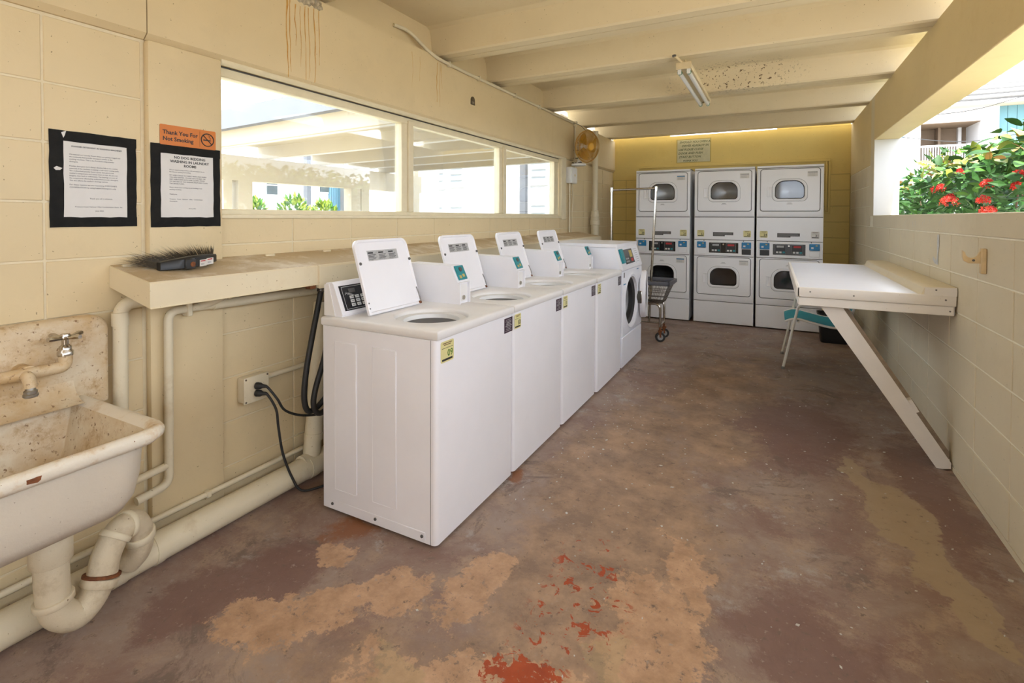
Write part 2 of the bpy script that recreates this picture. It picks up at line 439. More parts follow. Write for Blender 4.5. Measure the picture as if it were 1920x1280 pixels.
def text(body, size, name, mat, parent, Mw, align='LEFT', bold=0.0, shear=0.0, line=1.0, width=0, depth=.0002):
    """lettering as a mesh, laid out by Mw (text x to the right, y up)"""
    cu = bpy.data.curves.new(name, 'FONT'); cu.body = body; cu.size = size; cu.align_x = align
    cu.offset = bold; cu.shear = shear; cu.space_line = line; cu.resolution_u = 2
    cu.extrude = depth
    if width: cu.text_boxes[0].width = width
    t = bpy.data.objects.new('tmp', cu); C.objects.link(t)
    bpy.context.view_layer.update()
    me = bpy.data.meshes.new_from_object(t.evaluated_get(bpy.context.evaluated_depsgraph_get()))
    bpy.data.objects.remove(t); bpy.data.curves.remove(cu)
    o_ = ORG.get(parent.name, Vector())
    me.transform(Matrix.Translation(-o_) @ Mw)
    me.materials.clear(); me.materials.append(MATS[mat])
    ob = bpy.data.objects.new(name, me); C.objects.link(ob); ob.parent = parent; ORG[ob.name] = o_
    return ob
def frame(origin, ux, uy):
    ux = Vector(ux).normalized(); uy = Vector(uy).normalized(); uz = ux.cross(uy)
    m = Matrix((ux, uy, uz)).transposed().to_4x4(); m.translation = Vector(origin); return m
def along(a, b):
    """matrix taking z axis onto a->b, origin at a"""
    a = Vector(a); d = (Vector(b) - a); m = d.to_track_quat('Z', 'Y').to_matrix().to_4x4(); m.translation = a; return m, d.length
def copies(mesh, name, parent, mat=None):
    o = bpy.data.objects.new(name, mesh); C.objects.link(o); o.parent = parent; return o

# ================================================================== THE SETTING
AL, AR, YB = -2.2063, 0.8484, 7.6063
BW, BH, JT = .4064, .2032, .007
_blk = {}
def block_mesh(w, h, ax, mat):
    """one painted concrete block face: 12 mm thick, softly bevelled, thickness along ax"""
    key = (round(w, 3), round(h, 3), ax, mat)
    if key not in _blk:
        b = MB(); t = .012
        if ax == 'x': b.box(-t, 0, -w / 2, w / 2, -h / 2, h / 2, .0022, 1)
        elif ax == '-x': b.box(0, t, -w / 2, w / 2, -h / 2, h / 2, .0022, 1)
        else: b.box(-w / 2, w / 2, 0, t, -h / 2, h / 2, .0022, 1)
        me = bpy.data.meshes.new('block'); me.from_pydata(b.v, [], b.f)
        bm = bmesh.new(); bm.from_mesh(me); bmesh.ops.recalc_face_normals(bm, faces=bm.faces); bm.to_mesh(me); bm.free()
        me.materials.append(MATS[mat]); _blk[key] = me
    return _blk[key]
def blocks(parent, ax, plane, us, zs, mat, jt=JT):
    """grid of blocks; us / zs are joint positions"""
    for a, b in zip(us[:-1], us[1:]):
        for c, d in zip(zs[:-1], zs[1:]):
            w, h = b - a - jt, d - c - jt
            if w < .03 or h < .03: continue
            o = copies(block_mesh(w, h, ax, mat), 'block', parent)
            j = random.uniform(-.0012, .0008)
            if ax == 'y': o.location = ((a + b) / 2, plane - j, (c + d) / 2)
            else: o.location = (plane + (j if ax == 'x' else -j), (a + b) / 2, (c + d) / 2)
def seq(start, step, lo, hi):
    n0 = math.ceil((lo - start) / step - 1e-6); out = []
    while start + n0 * step <= hi + 1e-6: out.append(start + n0 * step); n0 += 1
    return out

# floor and outside ground
fl = MB().box(-2.42, 1.045, -3.0, 7.82, -.12, 0).build('floor', 'floor_concrete')
tag(fl, 'worn concrete floor with peeling maroon paint and tan bare patches', 'floor', kind='structure')
gr = MB().box(-60, 60, -40, 90, -.35, -.121).build('ground', 'ext_ground')
tag(gr, 'sunlit pale ground outside around the laundry', 'ground', kind='structure')

# left wall
B = MB()
bx = B.box
f0 = AL - .004
bx(AL - .20, f0, -3.0, 7.82, 0, 1.335)
bx(AL - .20, f0, -3.0, 1.40, 1.335, 2.485)
bx(AL - .20, f0, 5.60, 7.82, 1.335, 2.485)
bx(AL - .20, f0, 1.40, 5.60, 2.06, 2.485)
wl = B.build('wall_left', 'mortar')
tag(wl, 'cream painted block wall with a long window above the washers', 'wall', kind='structure')
PX = AL + .030                                     # face of the concrete frame
box('concrete_post', 'paint_wall', wl, AL - .01, PX, 1.098, 1.398, 0, 2.02, .012, 2)
B = MB()                                           # ring beam over blocks and window, chamfered lower edge
for y0, y1 in ((-3.0, .25), (.254, .655), (.659, 1.095), (1.099, 5.155), (5.158, 7.606)):
    B.prism([(AL - .19, 2.02), (PX - .022, 2.02), (PX, 2.042), (PX, 2.485), (AL - .19, 2.485)], 'y', y0, y1)
B.build('ring_beam', 'paint_wall', wl)
lz = [0, .1586, .3618, .565, .768, .971, 1.174, 1.377, 1.581, 1.784, 2.012]
blocks(wl, 'x', AL, seq(.7886, BW, -1.3, .80) + [1.09], lz, 'paint_wall')
wz = [0, .183, .387, .59, .793, .996, 1.199, 1.328]
wy = [1.405] + seq(1.7875, BW, 1.7, 7.3) + [7.60]
blocks(wl, 'x', AL, wy, wz, 'paint_wall')
blocks(wl, 'x', AL, [5.625] + seq(1.7875, BW, 5.80, 7.3) + [7.60], [1.328, 1.402, 1.605, 1.808, 2.012], 'paint_wall')
B = MB()                                           # closed ends of the ceiling bays
for y0, y1 in ((-1.0, 0.5), (.7, 1.82), (2.02, 3.0), (3.22, 3.80), (4.05, 5.03)):
    B.prism(rrect(y0 - .03, y1 + .03, 2.47, 2.70, (0, .05, .05, 0), 5), 'x', AL - .19, AL - .035)
B.build('bay_infill', 'paint_wall', wl)
# rust runs and spalled concrete at the beam bearings
B = MB()
for y, z0, z1, w in ((1.735, 2.44, 2.03, .006), (1.752, 2.44, 2.06, .004), (1.785, 2.41, 2.2, .004), (1.815, 2.41, 2.1, .003),
                     (1.845, 2.42, 2.04, .004), (1.868, 2.42, 2.05, .003), (1.905, 2.43, 2.04, .005), (1.935, 2.43, 2.14, .004),
                     (3.0, 2.445, 2.16, .006), (3.035, 2.445, 2.13, .004), (3.06, 2.445, 2.27, .003), (2.72, 2.44, 2.2, .002), (2.80, 2.43, 2.26, .002)):
    n = 9; pts = []
    for k in range(n):
        t = k / (n - 1); yy = y + random.uniform(-.003, .003) + .004 * math.sin(5 * t + y * 9)
        pts.append((yy, z0 + (z1 - z0) * t, w * 1.7 * (1 - .6 * t) * random.uniform(.5, 1.3)))
    for (a, za, wa), (b, zb, wb) in zip(pts[:-1], pts[1:]):
        B.add([(PX + .0006, a - wa / 2, za), (PX + .0006, a + wa / 2, za), (PX + .0006, b + wb / 2, zb), (PX + .0006, b - wb / 2, zb)], [(0, 1, 2, 3)])
B.build('rust_stain', 'rust_run', wl)
B = MB(); nY, nZ = 14, 6; g = []
for i in range(nY + 1):
    for k in range(nZ + 1):
        y = 1.735 + .235 * i / nY; z = 2.425 + .062 * k / nZ + random.uniform(-.006, .006)
        e = min(i, nY - i, 3) / 3 * min(k, nZ - k + 2, 2) / 2
        g.append((PX - .004 + e * random.uniform(.004, .026), y, z))
B.add(g, [(i * (nZ + 1) + k, (i + 1) * (nZ + 1) + k, (i + 1) * (nZ + 1) + k + 1, i * (nZ + 1) + k + 1) for i in range(nY) for k in range(nZ)])
B.build('spalled_patch', 'sand_spall', wl)

# left window: three fixed panes in a painted wood frame
wn = MB()
GX = AL - .055
bxw = wn.box
bxw(GX - .03, GX + .03, 1.40, 5.60, 1.335, 1.362, .004)
bxw(GX - .03, GX + .03, 1.40, 5.60, 1.962, 2.06, .004)
bxw(GX - .03, GX + .03, 5.335, 5.455, 1.362, 1.962, .004)
win = wn.build('window_1', 'paint_trim', None, 40)
tag(win, 'long three-pane fixed window in a cream painted frame', 'window', kind='structure')
for y0, y1 in ((2.678, 2.735), (4.04, 4.095)):
    box('mullion', 'paint_trim', win, GX - .03, GX + .03, y0, y1, 1.362, 1.962, .004)
    box('mullion_stop', 'paint_trim', win, GX - .02, GX + .045, y1, y1 + .052, 1.362, 1.985, .004)
box('window_sill', 'paint_trim', win, GX - .04, AL + .012, 1.40, 5.60, 1.318, 1.337, .004)
box('casing', 'paint_trim', win, AL - .03, AL + .016, 5.46, 5.605, 1.30, 2.07, .006)
MB().tube([(AL + .004, 1.402, 2.020), (AL + .004, 5.58, 2.020)], .016, 10).build('drip_bead', 'paint_trim', win, 40)
box('head_gap', 'seam_dark', win, GX + .028, GX + .034, 1.405, 5.45, 2.002, 2.008)
for y0, y1 in ((1.405, 2.68), (2.786, 4.042), (4.145, 5.337)):
    box('pane', 'window_glass', win, GX - .003, GX + .003, y0, y1, 1.360, 1.964)

# right wall with the long opening
B = MB(); bx = B.box; f1 = AR + .004
bx(f1, AR + .195, -3.0, 7.82, 0, 1.352)
bx(f1, AR + .195, 5.935, 7.82, 1.352, 2.515)
wr = B.build('wall_right', 'mortar_right')
tag(wr, 'cream block half wall with a long open gap above it', 'wall', kind='structure')
box('sill_cap', 'paint_right', wr, AR - .0005, AR + .2, -3.0, 5.935, 1.250, 1.358, .004)
box('header_beam', 'paint_upper', wr, AR - .001, AR + .2, -3.0, 5.94, 2.085, 2.515, .004)
box('end_pier', 'paint_right', wr, AR - .001, AR + .2, 5.935, 6.12, 1.352, 2.515, .003)
box('reveal_daylight', 'ext_white', wr, AR + .002, AR + .2, 5.930, 5.9345, 1.358, 2.084)  # thin white sheet: daylight on the cream reveal put into its colour
box('upper_panel', 'paint_upper', wr, AR - .001, AR + .1, 6.12, 7.606, 1.86, 2.515, .003)
rz = [0, .028, .2312, .4344, .6376, .8408, 1.044, 1.247]
blocks(wr, '-x', AR, seq(3.9105, BW, -1.4, 7.6) + [7.606], rz[1:], 'paint_right', .0075)
box('footing', 'paint_right', wr, AR + .001, AR + .05, -3.0, 7.6, 0, .0275)
blocks(wr, '-x', AR, [6.12] + seq(3.9105, BW, 6.2, 7.5) + [7.606], [1.247, 1.45, 1.653, 1.857], 'paint_right', .0075)
MB().add([(AR - .002, 3.755, 1.235), (AR - .002, 3.72, 1.24), (AR - .002, 3.715, 1.17), (AR - .002, 3.735, 1.12), (AR - .002, 3.73, 1.06), (AR - .002, 3.80, 1.065), (AR - .002, 3.84, 1.085), (AR - .002, 3.83, 1.105), (AR - .002, 3.77, 1.085), (AR - .002, 3.755, 1.12)],
         [tuple(range(10))]).build('plaster_patch', 'chip_white', wr)
B = MB()
for k in range(14):
    y = random.uniform(3.6, 4.6); z = 1.335 - random.uniform(0, .03); h = random.uniform(.01, .07)
    B.add([(AR - .0012, y, z), (AR - .0012, y + random.uniform(.003, .008), z), (AR - .0012, y + .003, z - h)], [(0, 1, 2)])
B.build('paint_drips', 'chip_white', wr)

# back wall
wb = MB().box(-2.41, 1.04, YB + .004, YB + .2, 0, 2.508).build('wall_back', 'mortar_back')
tag(wb, 'yellow-cream back wall behind the stacked dryers', 'wall', kind='structure')
box('upper_panel', 'paint_back', wb, AL, AR, YB - .001, YB + .1, 1.894, 2.510)
bz = seq(1.89, BH, 0.0, 1.9); bz = [0] + bz
blocks(wb, 'y', YB, [AL + .004, -2.0, -1.594], bz, 'paint_back')
blocks(wb, 'y', YB, [.40, .806 - .3, .845], bz, 'paint_back')
B = MB(); 
for x0, x1 in ((-2.2, -1.36), (.02, .845)):
    n = int((x1 - x0) / .05)
    for k in range(n):
        a = x0 + (x1 - x0) * k / n
        B.box(a, a + .052, YB - .004, YB + .06, 2.500, 2.527 + random.uniform(-.006, .004))
B.build('mortar_bed', 'paint_back', wb)
B = MB()
B.box(-1.83, .632, YB - .028, YB, 2.058, 2.092, .004); B.box(-1.83, -1.80, YB - .028, YB, 1.2, 2.058, .004)
B.box(.575, .60, YB - .028, YB, 1.42, 2.058, .004); B.box(.607, .632, YB - .028, YB, 1.40, 2.058, .004); B.box(.575, .632, YB - .028, YB, 1.385, 1.415, .004)
tr = B.build('trim_1', 'paint_back', None, 40)
tag(tr, 'yellow painted casing strip around the tops of the dryers', 'trim', kind='structure')

# unseen wall added behind the camera to cut front daylight; open beside it
wf = MB().box(-2.41, .15, -3.2, -3.0, -.12, 2.485).build('front_light_block', 'paint_wall')
tag(wf, 'unseen cream wall added opposite the dryers to cut front daylight', 'wall', kind='structure')

# ceiling: concrete channel slabs with paired ribs
cl = MB().box(-2.42, 1.06, -3.0, 7.50, 2.70, 2.82).build('ceiling', 'paint_ceiling')
tag(cl, 'cream painted concrete ceiling carried on deep ribs', 'ceiling', kind='structure')
ZB = 2.504
for y0, y1 in ((-1.95, -1.75), (-.75, -.55), (.50, .70), (1.83, 2.02), (3.03, 3.22), (3.83, 4.04), (5.04, 5.24), (6.20, 6.385), (7.31, 7.50)):
    ym = (y0 + y1) / 2; B = MB()
    for a, b, s in ((y0, ym - .004, 0), (ym + .004, y1, 1)):
        lo = [(a, ZB + .012 if not s else ZB), (a + .012, ZB), (b - .012, ZB), (b, ZB if not s else ZB + .012)]
        if not s: poly = lo + [(b, 2.70), (a - .07, 2.70), (a - .035, 2.685), (a - .02, 2.65)]
        else: poly = lo + [(b + .02, 2.65), (b + .035, 2.685), (b + .07, 2.70), (a, 2.70)]
        B.prism(poly, 'x', -2.40, 1.05)
    B.build('beam', 'paint_ceiling', cl, 30)

# ================================================================== OUTSIDE, LEFT: the carport and houses beyond
cp = thing('carport', (-5.9, 8.0, 0), 'open concrete carport with parallel roof beams seen through the window', 'carport')
SK = -.10
def skew(b):
    b.v = [(x, y + SK * (x + 9.2), z) for x, y, z in b.v]; return b
skew(MB().box(-9.5, -2.6, 5.25, 10.75, 2.74, 2.84)).build('roof_slab', 'ext_cream', cp)
skew(MB().box(-9.5, -2.6, 5.18, 5.30, 2.72, 3.02)).build('roof_edge', 'ext_grey', cp)
for y0 in (5.42, 6.85, 8.22, 9.32, 10.40):
    skew(MB().prism([(y0, ZB), (y0 + .2, ZB), (y0 + .23, 2.74), (y0 - .03, 2.74)], 'x', -9.5, -2.6)).build('beam', 'ext_cream', cp)
    skew(MB().box(-9.5, -2.6, y0 + .06, y0 + .14, ZB - .004, ZB + .01)).build('beam_soffit', 'ext_white', cp)
MB().box(-9.5, -9.25, 4.6, 12.0, 2.02, 2.50).build('lintel', 'ext_cream', cp)
for y0, y1 in ((5.95, 6.12), (6.25, 6.55), (9.2, 9.52), (9.54, 9.82), (11.5, 11.9)):
    MB().box(-9.5, -9.25, y0, y1, -.12, 2.02).build('post', 'ext_cream', cp)
MB().box(-9.45, -9.3, 4.6, 12.0, -.12, 1.0).build('low_wall', 'ext_cream', cp)

bl = thing('apartment_building', (-18, 15, -.12), 'white apartment house with blue siding strips beyond the carport', 'building')
MB().box(-22, -17, 6, 30, -.12, 5.6).build('wall', 'ext_white', bl)
for y0, y1, z0, z1 in ((12.6, 13.05, 2.15, 2.85), (15.1, 15.56, 2.35, 2.95), (11.3, 11.8, 2.2, 2.8)):
    w = MB().box(-17.04, -16.97, y0 - .06, y1 + .06, z0 - .06, z1 + .06).build('window', 'ext_white', bl)
    MB().box(-16.98, -16.95, y0, y1, z0, z1).build('pane', 'ext_glass', w)
    MB().box(-16.96, -16.93, y0, y1, (z0 + z1) / 2 - .02, (z0 + z1) / 2 + .02).build('sash_bar', 'ext_white', w)
for y0, y1 in ((15.57, 16.2), (18.78, 19.7), (21.5, 22.3)):
    n = 5; st = (y1 - y0) / n
    for k in range(n):
        MB().box(-17.0, -16.93, y0 + k * st + .01, y0 + (k + 1) * st - .01, 0, 3.4).build('siding_board', 'ext_blue', bl)
MB().box(-17.0, -16.8, 14.3, 14.5, 0, 4).build('downpipe', 'ext_grey', bl)
MB().box(-16.99, -16.6, 11.9, 12.5, -.1, 1.9).build('stair_wall', 'ext_white', bl)

b2 = thing('apartment_building', (-10, 17, -.12), 'white louvre-windowed house seen under the carport end beam', 'building')
MB().box(-16.5, -3.5, 16.0, 22, -.12, 5.4).build('wall', 'ext_white', b2)
def louvre(x0, x1, z0, z1, lou):
    w = MB().box(x0 - .07, x1 + .07, 15.93, 16.02, z0 - .07, z1 + .07).build('window', 'ext_white', b2)
    MB().box(x0, x1, 15.92, 15.95, z0, z1).build('pane', 'ext_louver' if lou else 'ext_glass', w)
    n = max(2, int((z1 - z0) / .22))
    for k in range(1, n):
        z = z0 + (z1 - z0) * k / n
        MB().box(x0, x1, 15.86, 15.93, z - .02, z + .02).build('louvre_slat', 'ext_white', w)
for a in ((-11.46, -11.27, 2.44, 3.3, 1), (-11.45, -11.28, 1.2, 1.96, 1), (-10.93, -10.40, 2.5, 3.4, 1), (-10.93, -10.40, 1.0, 1.95, 1),
          (-7.53, -6.98, 2.5, 3.5, 1), (-7.53, -6.98, 1.0, 2.0, 1)): louvre(*a)
MB().box(-7.92, -7.70, 15.8, 16.0, -.1, 5).build('downpipe', 'ext_grey', b2)
MB().box(-12.65, -12.5, 15.75, 16.0, -.1, 5).build('corner_post', 'ext_cream', b2)
MB().box(-8.9, -8.75, 15.8, 16.0, -.1, 5).build('corner_post', 'ext_cream', b2)

def leaf_mesh(name, L_, Wd, mat, fold=.25):
    vs = []; fs = []; n = 4
    for k in range(n + 1):
        t = k / n; w = Wd * math.sin(PI * (t * .92 + .06)) ** .8 / 2; z = -.22 * L_ * t * t
        vs += [(t * L_, -w, z + fold * w), (t * L_, 0, z), (t * L_, w, z + fold * w)]
    for k in range(n):
        a = k * 3; fs += [(a, a + 1, a + 4, a + 3), (a + 1, a + 2, a + 5, a + 4)]
    me = bpy.data.meshes.new(name); me.from_pydata(vs, [], fs); me.shade_smooth(); me.materials.append(MATS[mat]); return me
def leaf_cloud(centres, L_, Wd, rng):
    """many leaves as one mesh"""
    vs = []; fs = []
    for c, d in centres:
        d = Vector(d).normalized(); s = d.orthogonal().normalized()
        s = Matrix.Rotation(rng.uniform(0, 6.28), 3, d) @ s
        nrm = d.cross(s); l = L_ * rng.uniform(.7, 1.25); w = Wd * rng.uniform(.7, 1.2); c = Vector(c); n = len(vs)
        vs += [c, c + d * l * .45 + s * w / 2 + nrm * w * .15, c + d * l - nrm * l * .12, c + d * l * .45 - s * w / 2 + nrm * w * .15, c + d * l * .5]
        fs += [(n, n + 1, n + 4), (n + 1, n + 2, n + 4), (n + 2, n + 3, n + 4), (n + 3, n, n + 4)]
    b = MB(); b.v = [tuple(q) for q in vs]; b.f = fs; return b
def cloud_build(b, name, mat, parent):
    me = bpy.data.meshes.new(name); o_ = ORG[parent.name]
    me.from_pydata([tuple(Vector(q) - o_) for q in b.v], [], b.f); me.materials.append(MATS[mat])
    o = bpy.data.objects.new(name, me); C.objects.link(o); o.parent = parent; o['kind'] = 'stuff'; return o
rng = random.Random(3)
def shrub(x, y, rx, ry, rz, zc, label, n=420):
    t = thing('shrub', (x, y, -.12), label, 'shrub', 'shrubs beyond the carport')
    for mat, m_ in (('leaf_mid', n // 2), ('leaf_lime', n // 2)):
        cs = []
        for _ in range(m_):
            u = Vector((rng.gauss(0, 1), rng.gauss(0, 1), rng.gauss(0, 1))).normalized() * rng.uniform(.75, 1)
            cs.append(((x + u.x * rx, y + u.y * ry, zc + u.z * rz), u + Vector((0, 0, .4))))
        cloud_build(leaf_cloud(cs, .22, .12, rng), 'foliage', mat, t)
    MB().tube([(x, y, -.12), (x, y, zc)], [.07, .03], 6).build('stem', 'bark', t)
shrub(-14.6, 10.35, .45, .33, .75, 1.1, 'round green shrub seen left of the carport opening post')
shrub(-14.2, 11.55, .6, .42, .85, 1.1, 'lime green shrub below the small house window, left of a pair')
shrub(-14.2, 12.80, .5, .42, .7, 1.1, 'lime green shrub beside the blue siding, right of a pair')
shrub(-14.4, 8.8, .5, .4, .7, 1.05, 'small shrub at the left edge of the window view')

pt = thing('palm_tree', (-30, 23, -.12), 'distant palm crown above the carport roof', 'tree')
MB().tube([(-30, 23, -.12), (-30.1, 23, 5), (-30, 23.05, 8.6)], [.2, .15, .1], 8).build('trunk', 'bark', pt)
cs = []
for k in range(16):
    a = k / 16 * 6.28; 
    for j in range(9):
        r = .12 + j * .11; cs.append(((-30 + math.cos(a) * r, 23.05 + math.sin(a) * r, 8.6 + .35 * math.sin(j / 8 * 2.6) - .02 * j), (math.cos(a + .6 * (-1) ** j), math.sin(a + .6 * (-1) ** j), -.25)))
cloud_build(leaf_cloud(cs, .5, .06, rng), 'fronds', 'leaf_mid', pt)

# ================================================================== OUTSIDE, RIGHT: balcony house, cables, flowering hedge
b3 = thing('apartment_building', (6.5, 24, -.12), 'pale house with a railed balcony and teal siding beyond the hedge', 'building')
B = MB(); bx = B.box
bx(3.2, 4.86, 24, 30, -.12, 5.5); bx(6.58, 7.08, 24, 30, -.12, 5.5); bx(4.86, 6.58, 24, 30, 4.88, 5.5); bx(4.86, 6.58, 24, 30, -.12, 3.1); bx(7.08, 14, 24.2, 30, -.12, 5.5)
B.build('wall', 'ext_white', b3)
MB().box(4.86, 6.58, 25.6, 25.7, 3.1, 4.88).build('balcony_back_wall', 'ext_tan', b3)
MB().box(5.62, 5.70, 25.1, 25.6, 3.1, 4.88).build('balcony_partition', 'ext_tan', b3)
MB().box(6.30, 6.40, 25.4, 25.6, 3.1, 4.88).build('door_frame', 'ext_white', b3)
MB().box(4.86, 6.58, 24.02, 25.6, 4.86, 4.885).build('balcony_ceiling', 'ext_tan', b3)
rl = MB().box(4.86, 6.62, 23.9, 23.97, 3.98, 4.05).build('balcony_railing', 'ext_white', b3)
MB().box(4.86, 6.62, 23.9, 23.97, 3.12, 3.18).build('bottom_rail', 'ext_white', rl)
for k in range(23):
    x = 4.9 + k * .0765
    MB().box(x, x + .034, 23.915, 23.955, 3.18, 3.98).build('baluster', 'ext_white', rl)
for k in range(24):
    MB().box(7.09 + k * .25, 7.09 + k * .25 + .238, 24.12, 24.2, -.1, 5.42).build('siding_board', 'ext_teal', b3)
MB().box(4.17, 4.36, 23.93, 24, 0, 5.3).build('siding_board', 'ext_blue', b3)
MB().tube([(4.5, 23.93, 0), (4.5, 23.93, 5.4)], .035, 8).build('downpipe', 'ext_white', b3)
for k in range(9):
    y0 = 23.4 + k * .45; z0 = 5.42 + k * .26
    MB().box(2.8, 14.5, y0, y0 + .62, z0, z0 + .07).build('shingle_course', 'ext_roof', b3)
MB().box(2.8, 14.5, 23.4, 24.2, 5.36, 5.42).build('eave_soffit', 'ext_cream', b3)
cb = MB().tube(spline([(1.6, 14, 3.58), (3.07, 14, 3.586), (3.76, 14, 3.64), (4.5, 14, 3.84), (7, 14, 4.6)], 6), .008, 6).build('overhead_cable', 'cable_black')
tag(cb, 'upper black overhead cable crossing in front of the pale roof', 'cable', 'overhead cables')
cb = MB().tube(spline([(1.6, 13.8, 3.3), (2.69, 14, 3.1), (3.33, 14, 2.99), (3.85, 14, 2.98), (4.5, 14, 3.09), (7, 14, 3.6)], 6), .008, 6).build('overhead_cable', 'cable_black')
tag(cb, 'lower overhead cable crossing in front of the balcony', 'cable', 'overhead cables')

hd = thing('flowering_hedge', (2.0, 6.2, -.12), 'glossy green hedge with red flower clusters outside the opening', 'hedge')
lm = {'leaf_dark': leaf_mesh('leaf', .10, .052, 'leaf_dark'), 'leaf_mid': leaf_mesh('leaf', .105, .055, 'leaf_mid'),
      'leaf_lime': leaf_mesh('leaf', .10, .05, 'leaf_lime'), 'leaf_rust': leaf_mesh('leaf', .075, .045, 'leaf_rust')}
def hedge_pt(inner=0.0):
    while True:
        y = rng.uniform(3.6, 8.3); x = rng.uniform(1.22, 2.9)
        top = 2.0 - .09 * max(0, y - 6.2) ** 1.7 * .8 + .10 * math.sin(y * 3.1) * math.sin(x * 5) - .42 * max(0, 1.75 - x) ** 1.2 + .12 * max(0, x - 2.0)
        z = top - abs(rng.gauss(0, .22)) - inner
        if z > .9: return Vector((x, y, z)), top
def orient(o, d, roll):
    q = Vector(d).normalized().to_track_quat('X', 'Z').to_matrix()
    o.rotation_euler = (q @ Matrix.Rotation(roll, 3, 'X')).to_euler()
hb = Vector((2.0, 6.2, -.12)); eye = Vector((0, 0, CAMH))
cand = []
for _ in range(2600):
    q, top = hedge_pt(); v = q - eye
    px = v.dot(cR) / v.dot(cF) * FPX + 960; py = CY - v.dot(cU) / v.dot(cF) * FPX
    cand.append((v.length, q, top, 1675 < px < 1925 and py < 405))
vis = sorted([c for c in cand if c[3]], key=lambda c: c[0])[:270]
ids = set(id(c) for c in vis)
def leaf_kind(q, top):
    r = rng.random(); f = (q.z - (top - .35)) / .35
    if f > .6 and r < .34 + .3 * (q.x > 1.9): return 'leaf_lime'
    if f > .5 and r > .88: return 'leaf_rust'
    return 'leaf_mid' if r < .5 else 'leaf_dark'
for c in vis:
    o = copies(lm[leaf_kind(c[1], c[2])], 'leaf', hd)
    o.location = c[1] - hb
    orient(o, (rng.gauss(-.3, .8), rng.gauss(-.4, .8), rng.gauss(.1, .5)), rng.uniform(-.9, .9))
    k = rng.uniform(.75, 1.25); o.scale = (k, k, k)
groups = {}
for c in cand:
    if id(c) not in ids: groups.setdefault(leaf_kind(c[1], c[2]), []).append((c[1], (rng.gauss(-.3, .8), rng.gauss(-.3, .8), rng.gauss(.15, .5))))
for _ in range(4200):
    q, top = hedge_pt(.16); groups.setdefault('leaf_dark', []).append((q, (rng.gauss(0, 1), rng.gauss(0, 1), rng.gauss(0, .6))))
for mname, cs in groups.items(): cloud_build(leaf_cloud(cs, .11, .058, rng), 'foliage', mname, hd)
for k in range(26):
    x = rng.uniform(1.4, 2.6); y = rng.uniform(4.0, 8.0)
    MB().tube([(x, y, -.12), (x + rng.uniform(-.15, .15), y + rng.uniform(-.2, .2), .9), (x + rng.uniform(-.3, .3), y + rng.uniform(-.3, .3), 1.6)], [.018, .012, .005], 5).build('stem', 'bark', hd)
for (x, y, z, r) in ((1.20, 5.02, 1.445, .075), (1.20, 4.22, 1.372, .05), (1.24, 5.55, 1.572, .05), (1.22, 5.33, 1.585, .035), (1.24, 4.45, 1.448, .045), (1.24, 4.38, 1.556, .04),
                     (1.25, 3.93, 1.58, .035), (1.30, 5.15, 1.70, .028), (1.24, 3.92, 1.515, .03), (1.24, 5.15, 1.50, .03), (1.5, 7.9, 1.45, .035), (2.2, 5.9, 1.9, .06), (2.3, 5.7, 1.84, .07), (2.4, 6.2, 1.95, .06)):
    vs = MB()
    r *= .8
    for k in range(46):
        u = Vector((rng.gauss(0, 1), rng.gauss(0, 1), abs(rng.gauss(0, 1)) - .2)).normalized() * r * rng.uniform(.7, 1.05)
        p = Vector((x, y, z)) + u; s = u.orthogonal().normalized(); t = u.normalized().cross(s); w = .014
        a = rng.uniform(0, 1.5); s, t = s * math.cos(a) + t * math.sin(a), t * math.cos(a) - s * math.sin(a)
        n = u.normalized() * .006
        vs.add([p, p + s * w + t * .004 + n, p + s * .004 + t * w + n, p - s * w - t * .004 + n, p - s * .004 - t * w + n, p + s * w - t * .004 + n, p - s * w + t * .004 + n, p + s * .004 - t * w + n, p - s * .004 + t * w + n],
               [(0, 5, 1), (0, 2, 8), (0, 6, 3), (0, 4, 7)])
    me = bpy.data.meshes.new('flower_cluster'); me.from_pydata([tuple(Vector(q) - hb) for q in vs.v], [], vs.f); me.materials.append(MATS['petal_red'])
    o = bpy.data.objects.new('flower_cluster', me); C.objects.link(o); o.parent = hd

# ================================================================== TOP-LOAD WASHERS
def ring_fill(B, outer, inner, zf):
    """flat ring between two outlines of the same count (already 3-D)"""
    B.loops([outer, inner])
def ell(cx, cy, rx, ry, n, a0=-PI / 2):
    return [(cx + rx * math.cos(a0 + 2 * PI * k / n), cy + ry * math.sin(a0 + 2 * PI * k / n)) for k in range(n)]
def rect_ray(x0, x1, y0, y1, cx, cy, n, a0=-PI / 2):
    """n points on a rectangle, shot from (cx, cy) at even angles; corners snapped"""
    out = []
    for k in range(n):
        a = a0 + 2 * PI * k / n; dx, dy = math.cos(a), math.sin(a); t = 1e9
        if dx > 1e-9: t = min(t, (x1 - cx) / dx)
        if dx < -1e-9: t = min(t, (x0 - cx) / dx)
        if dy > 1e-9: t = min(t, (y1 - cy) / dy)
        if dy < -1e-9: t = min(t, (y0 - cy) / dy)
        out.append([cx + dx * t, cy + dy * t])
    for X in (x0, x1):
        for Y in (y0, y1):
            j = min(range(n), key=lambda i: (out[i][0] - X) ** 2 + (out[i][1] - Y) ** 2); out[j] = [X, Y]
    return [tuple(q) for q in out]

